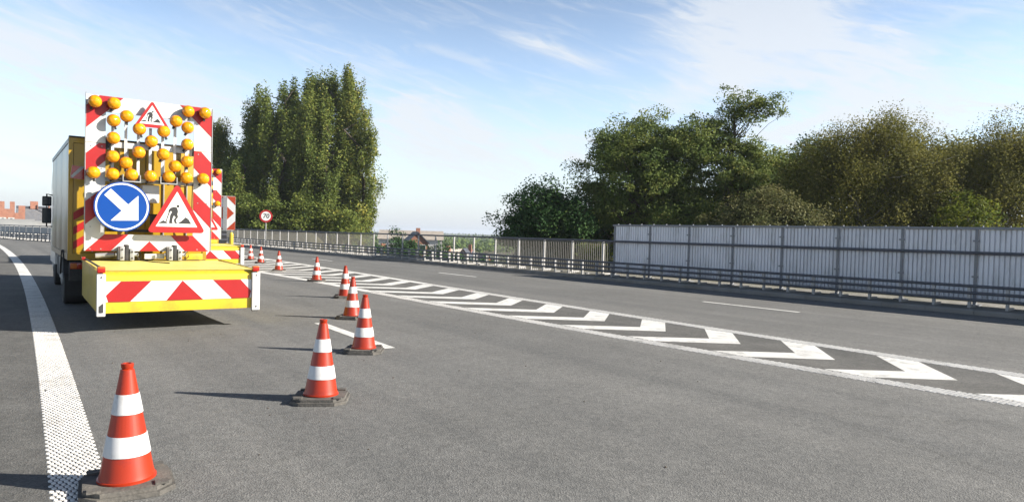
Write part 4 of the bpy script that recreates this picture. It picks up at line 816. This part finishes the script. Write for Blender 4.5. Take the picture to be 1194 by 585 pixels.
tree('birch_tree', 'birch with white trunk and brownish foliage at the right edge', (22.9, 32.5, .2), [(0, 0, 4.9, 2.0, 1.8, 2.0, 270), (.6, 0, 2.6, 2.4, 2, 2.2, 250), (-1.2, 0, 4.8, 1.2, 1, 1.5, 80), (1.6, 0, 5.4, 1.5, 1.2, 1.2, 130), (.2, 0, 6.0, 1.6, 1.2, .9, 110)], 'birch', .095, 96, .13, 'birchbark', seed=32, droop=.5, clump=.36, limbs=100, flatc=1.0, tbias=.04, shell=.45)
tree('birch_tree', 'greener birch squeezed between the broad birch and the right edge one', (20.6, 34.5, .2), [(0, 0, 5.4, 1.7, 1.5, 1.9, 220), (0, 0, 2.8, 2.0, 1.6, 2.0, 200)], 'birch', .10, 96, .12, 'birchbark', seed=36, droop=.4, clump=.36, limbs=80, flatc=1.0, tbias=-.02)
tree('bright_shrub', 'bright yellow-green shrub between the two birches', (19.6, 30, .2), [(0, 0, 2.0, 1.3, 1.1, 1.7, 110), (.9, 0, 1.0, 1.3, 1, .9, 60)], 'bright', .13, 44, .08, seed=33, clump=.3, limbs=40, cat='shrub')
tree('bright_shrub', 'small yellow-green shrub behind the end of the barred railing', (5.2, 30.2, .3), [(0, 0, .9, 1.1, .8, .65, 40), (-1.5, 0, .7, .8, .7, .5, 20)], 'bright', .13, 36, .05, seed=34, clump=.25, limbs=30, cat='shrub')
tree('back_tree', 'tall dark tree behind the right edge birch', (27, 41, .2), [(0, 0, 5.4, 3.2, 2, 2.6, 320), (-3.6, 0, 4.6, 2.6, 2, 2.8, 280)], 'birch', .15, 70, .2, seed=35, clump=.42, tbias=-.1)
for i, (x, y, rx) in enumerate([(4.2, 39, 2.0), (9.2, 40, 2.6), (13.6, 40, 2.4), (15.0, 36, 2.0), (21.0, 37, 2.8)]):
    tree('understory_shrub', ['dark undergrowth below the spreading tree, left end', 'dark undergrowth below the spreading tree trunk', 'dark undergrowth behind the thin tree', 'dark undergrowth left of the broad birch', 'dark undergrowth between the birches'][i], (x, y, .3), [(0, 0, 1.5, rx, 1.3, 1.5, 170)], 'robinia' if i < 3 else 'birch', .17, 46, .06, seed=80 + i, clump=.4, limbs=16, cat='shrub', group='undergrowth behind the barrier', tbias=-.12)
# gardens below the viaduct
for i, (x, y, z, h_, w_) in enumerate([(-19.0, 112, -8, 9.6, 1.9), (-17.2, 113, -8, 8.6, 1.7), (-12.2, 116, -8, 8.0, 2.8), (-6.2, 120, -8, 6.2, 2.6), (-2.4, 110, -8, 6.0, 3.0), (-21.5, 108, -8, 7.4, 2.4), (-9.4, 110, -8, 6.0, 2.4)]):
    tree('garden_tree', ['dark conifer left of the dark roofed house', 'dark conifer in front of the dark roofed house', 'round dark tree between the dark roof and the white gable', 'round tree right of the white gable', 'bushy tree at the foot of the embankment', 'bushy tree in front of the red brick house', 'low tree in front of the white gabled house'][i], (x, y, z),
         [(0, 0, h_ * .6, w_, w_, h_ * .36, 110)], 'dark', .38, 40, .16, seed=90 + i, limbs=12, clump=.6, group='garden trees below the viaduct', tbias=-.12)
# far woods on the skyline
rng = np.random.default_rng(9); P = []
for k in range(2600):
    a = rng.uniform(-.95, .95); d = rng.choice([420, 620, 900, 1400]) + rng.normal() * 40; x = d * math.sin(a); y = d * math.cos(a); h_ = rng.uniform(2, 5.0) * (1 + d / 1800)
    P.append(np.array([x, y, hland(np.array(x), np.array(y))]) + rng.normal(size=(26, 3)) * np.array([d * .010, 4, h_ * .28]) + np.array([0, 0, h_ * .5]))
P = np.concatenate(P); fw = link('far_woods', leaves_mesh('far_woods', P, 2.4, np.tile([0, -.4, 1.0], (len(P), 1)), rng.uniform(.0, .35, len(P)), LM['robinia'], rng, aspect=.9), kind='stuff')
fw['label'] = 'low wooded skyline far beyond the viaduct'; fw['category'] = 'woods'

# ------------------------------------------------------------------ thin air haze round the whole place
hzm = bpy.data.materials.new('haze_air'); hzm.use_nodes = True; hn = hzm.node_tree; hn.nodes.clear()
pv = hn.nodes.new('ShaderNodeVolumePrincipled'); pv.inputs['Color'].default_value = (.80, .88, 1.0, 1); pv.inputs['Density'].default_value = 0.00026; pv.inputs['Anisotropy'].default_value = 0.2
ho = hn.nodes.new('ShaderNodeOutputMaterial'); hn.links.new(pv.outputs[0], ho.inputs['Volume'])
MB().box(-5500, 5500, -2500, 7500, -10.5, 34).build('haze', hzm, kind='stuff')
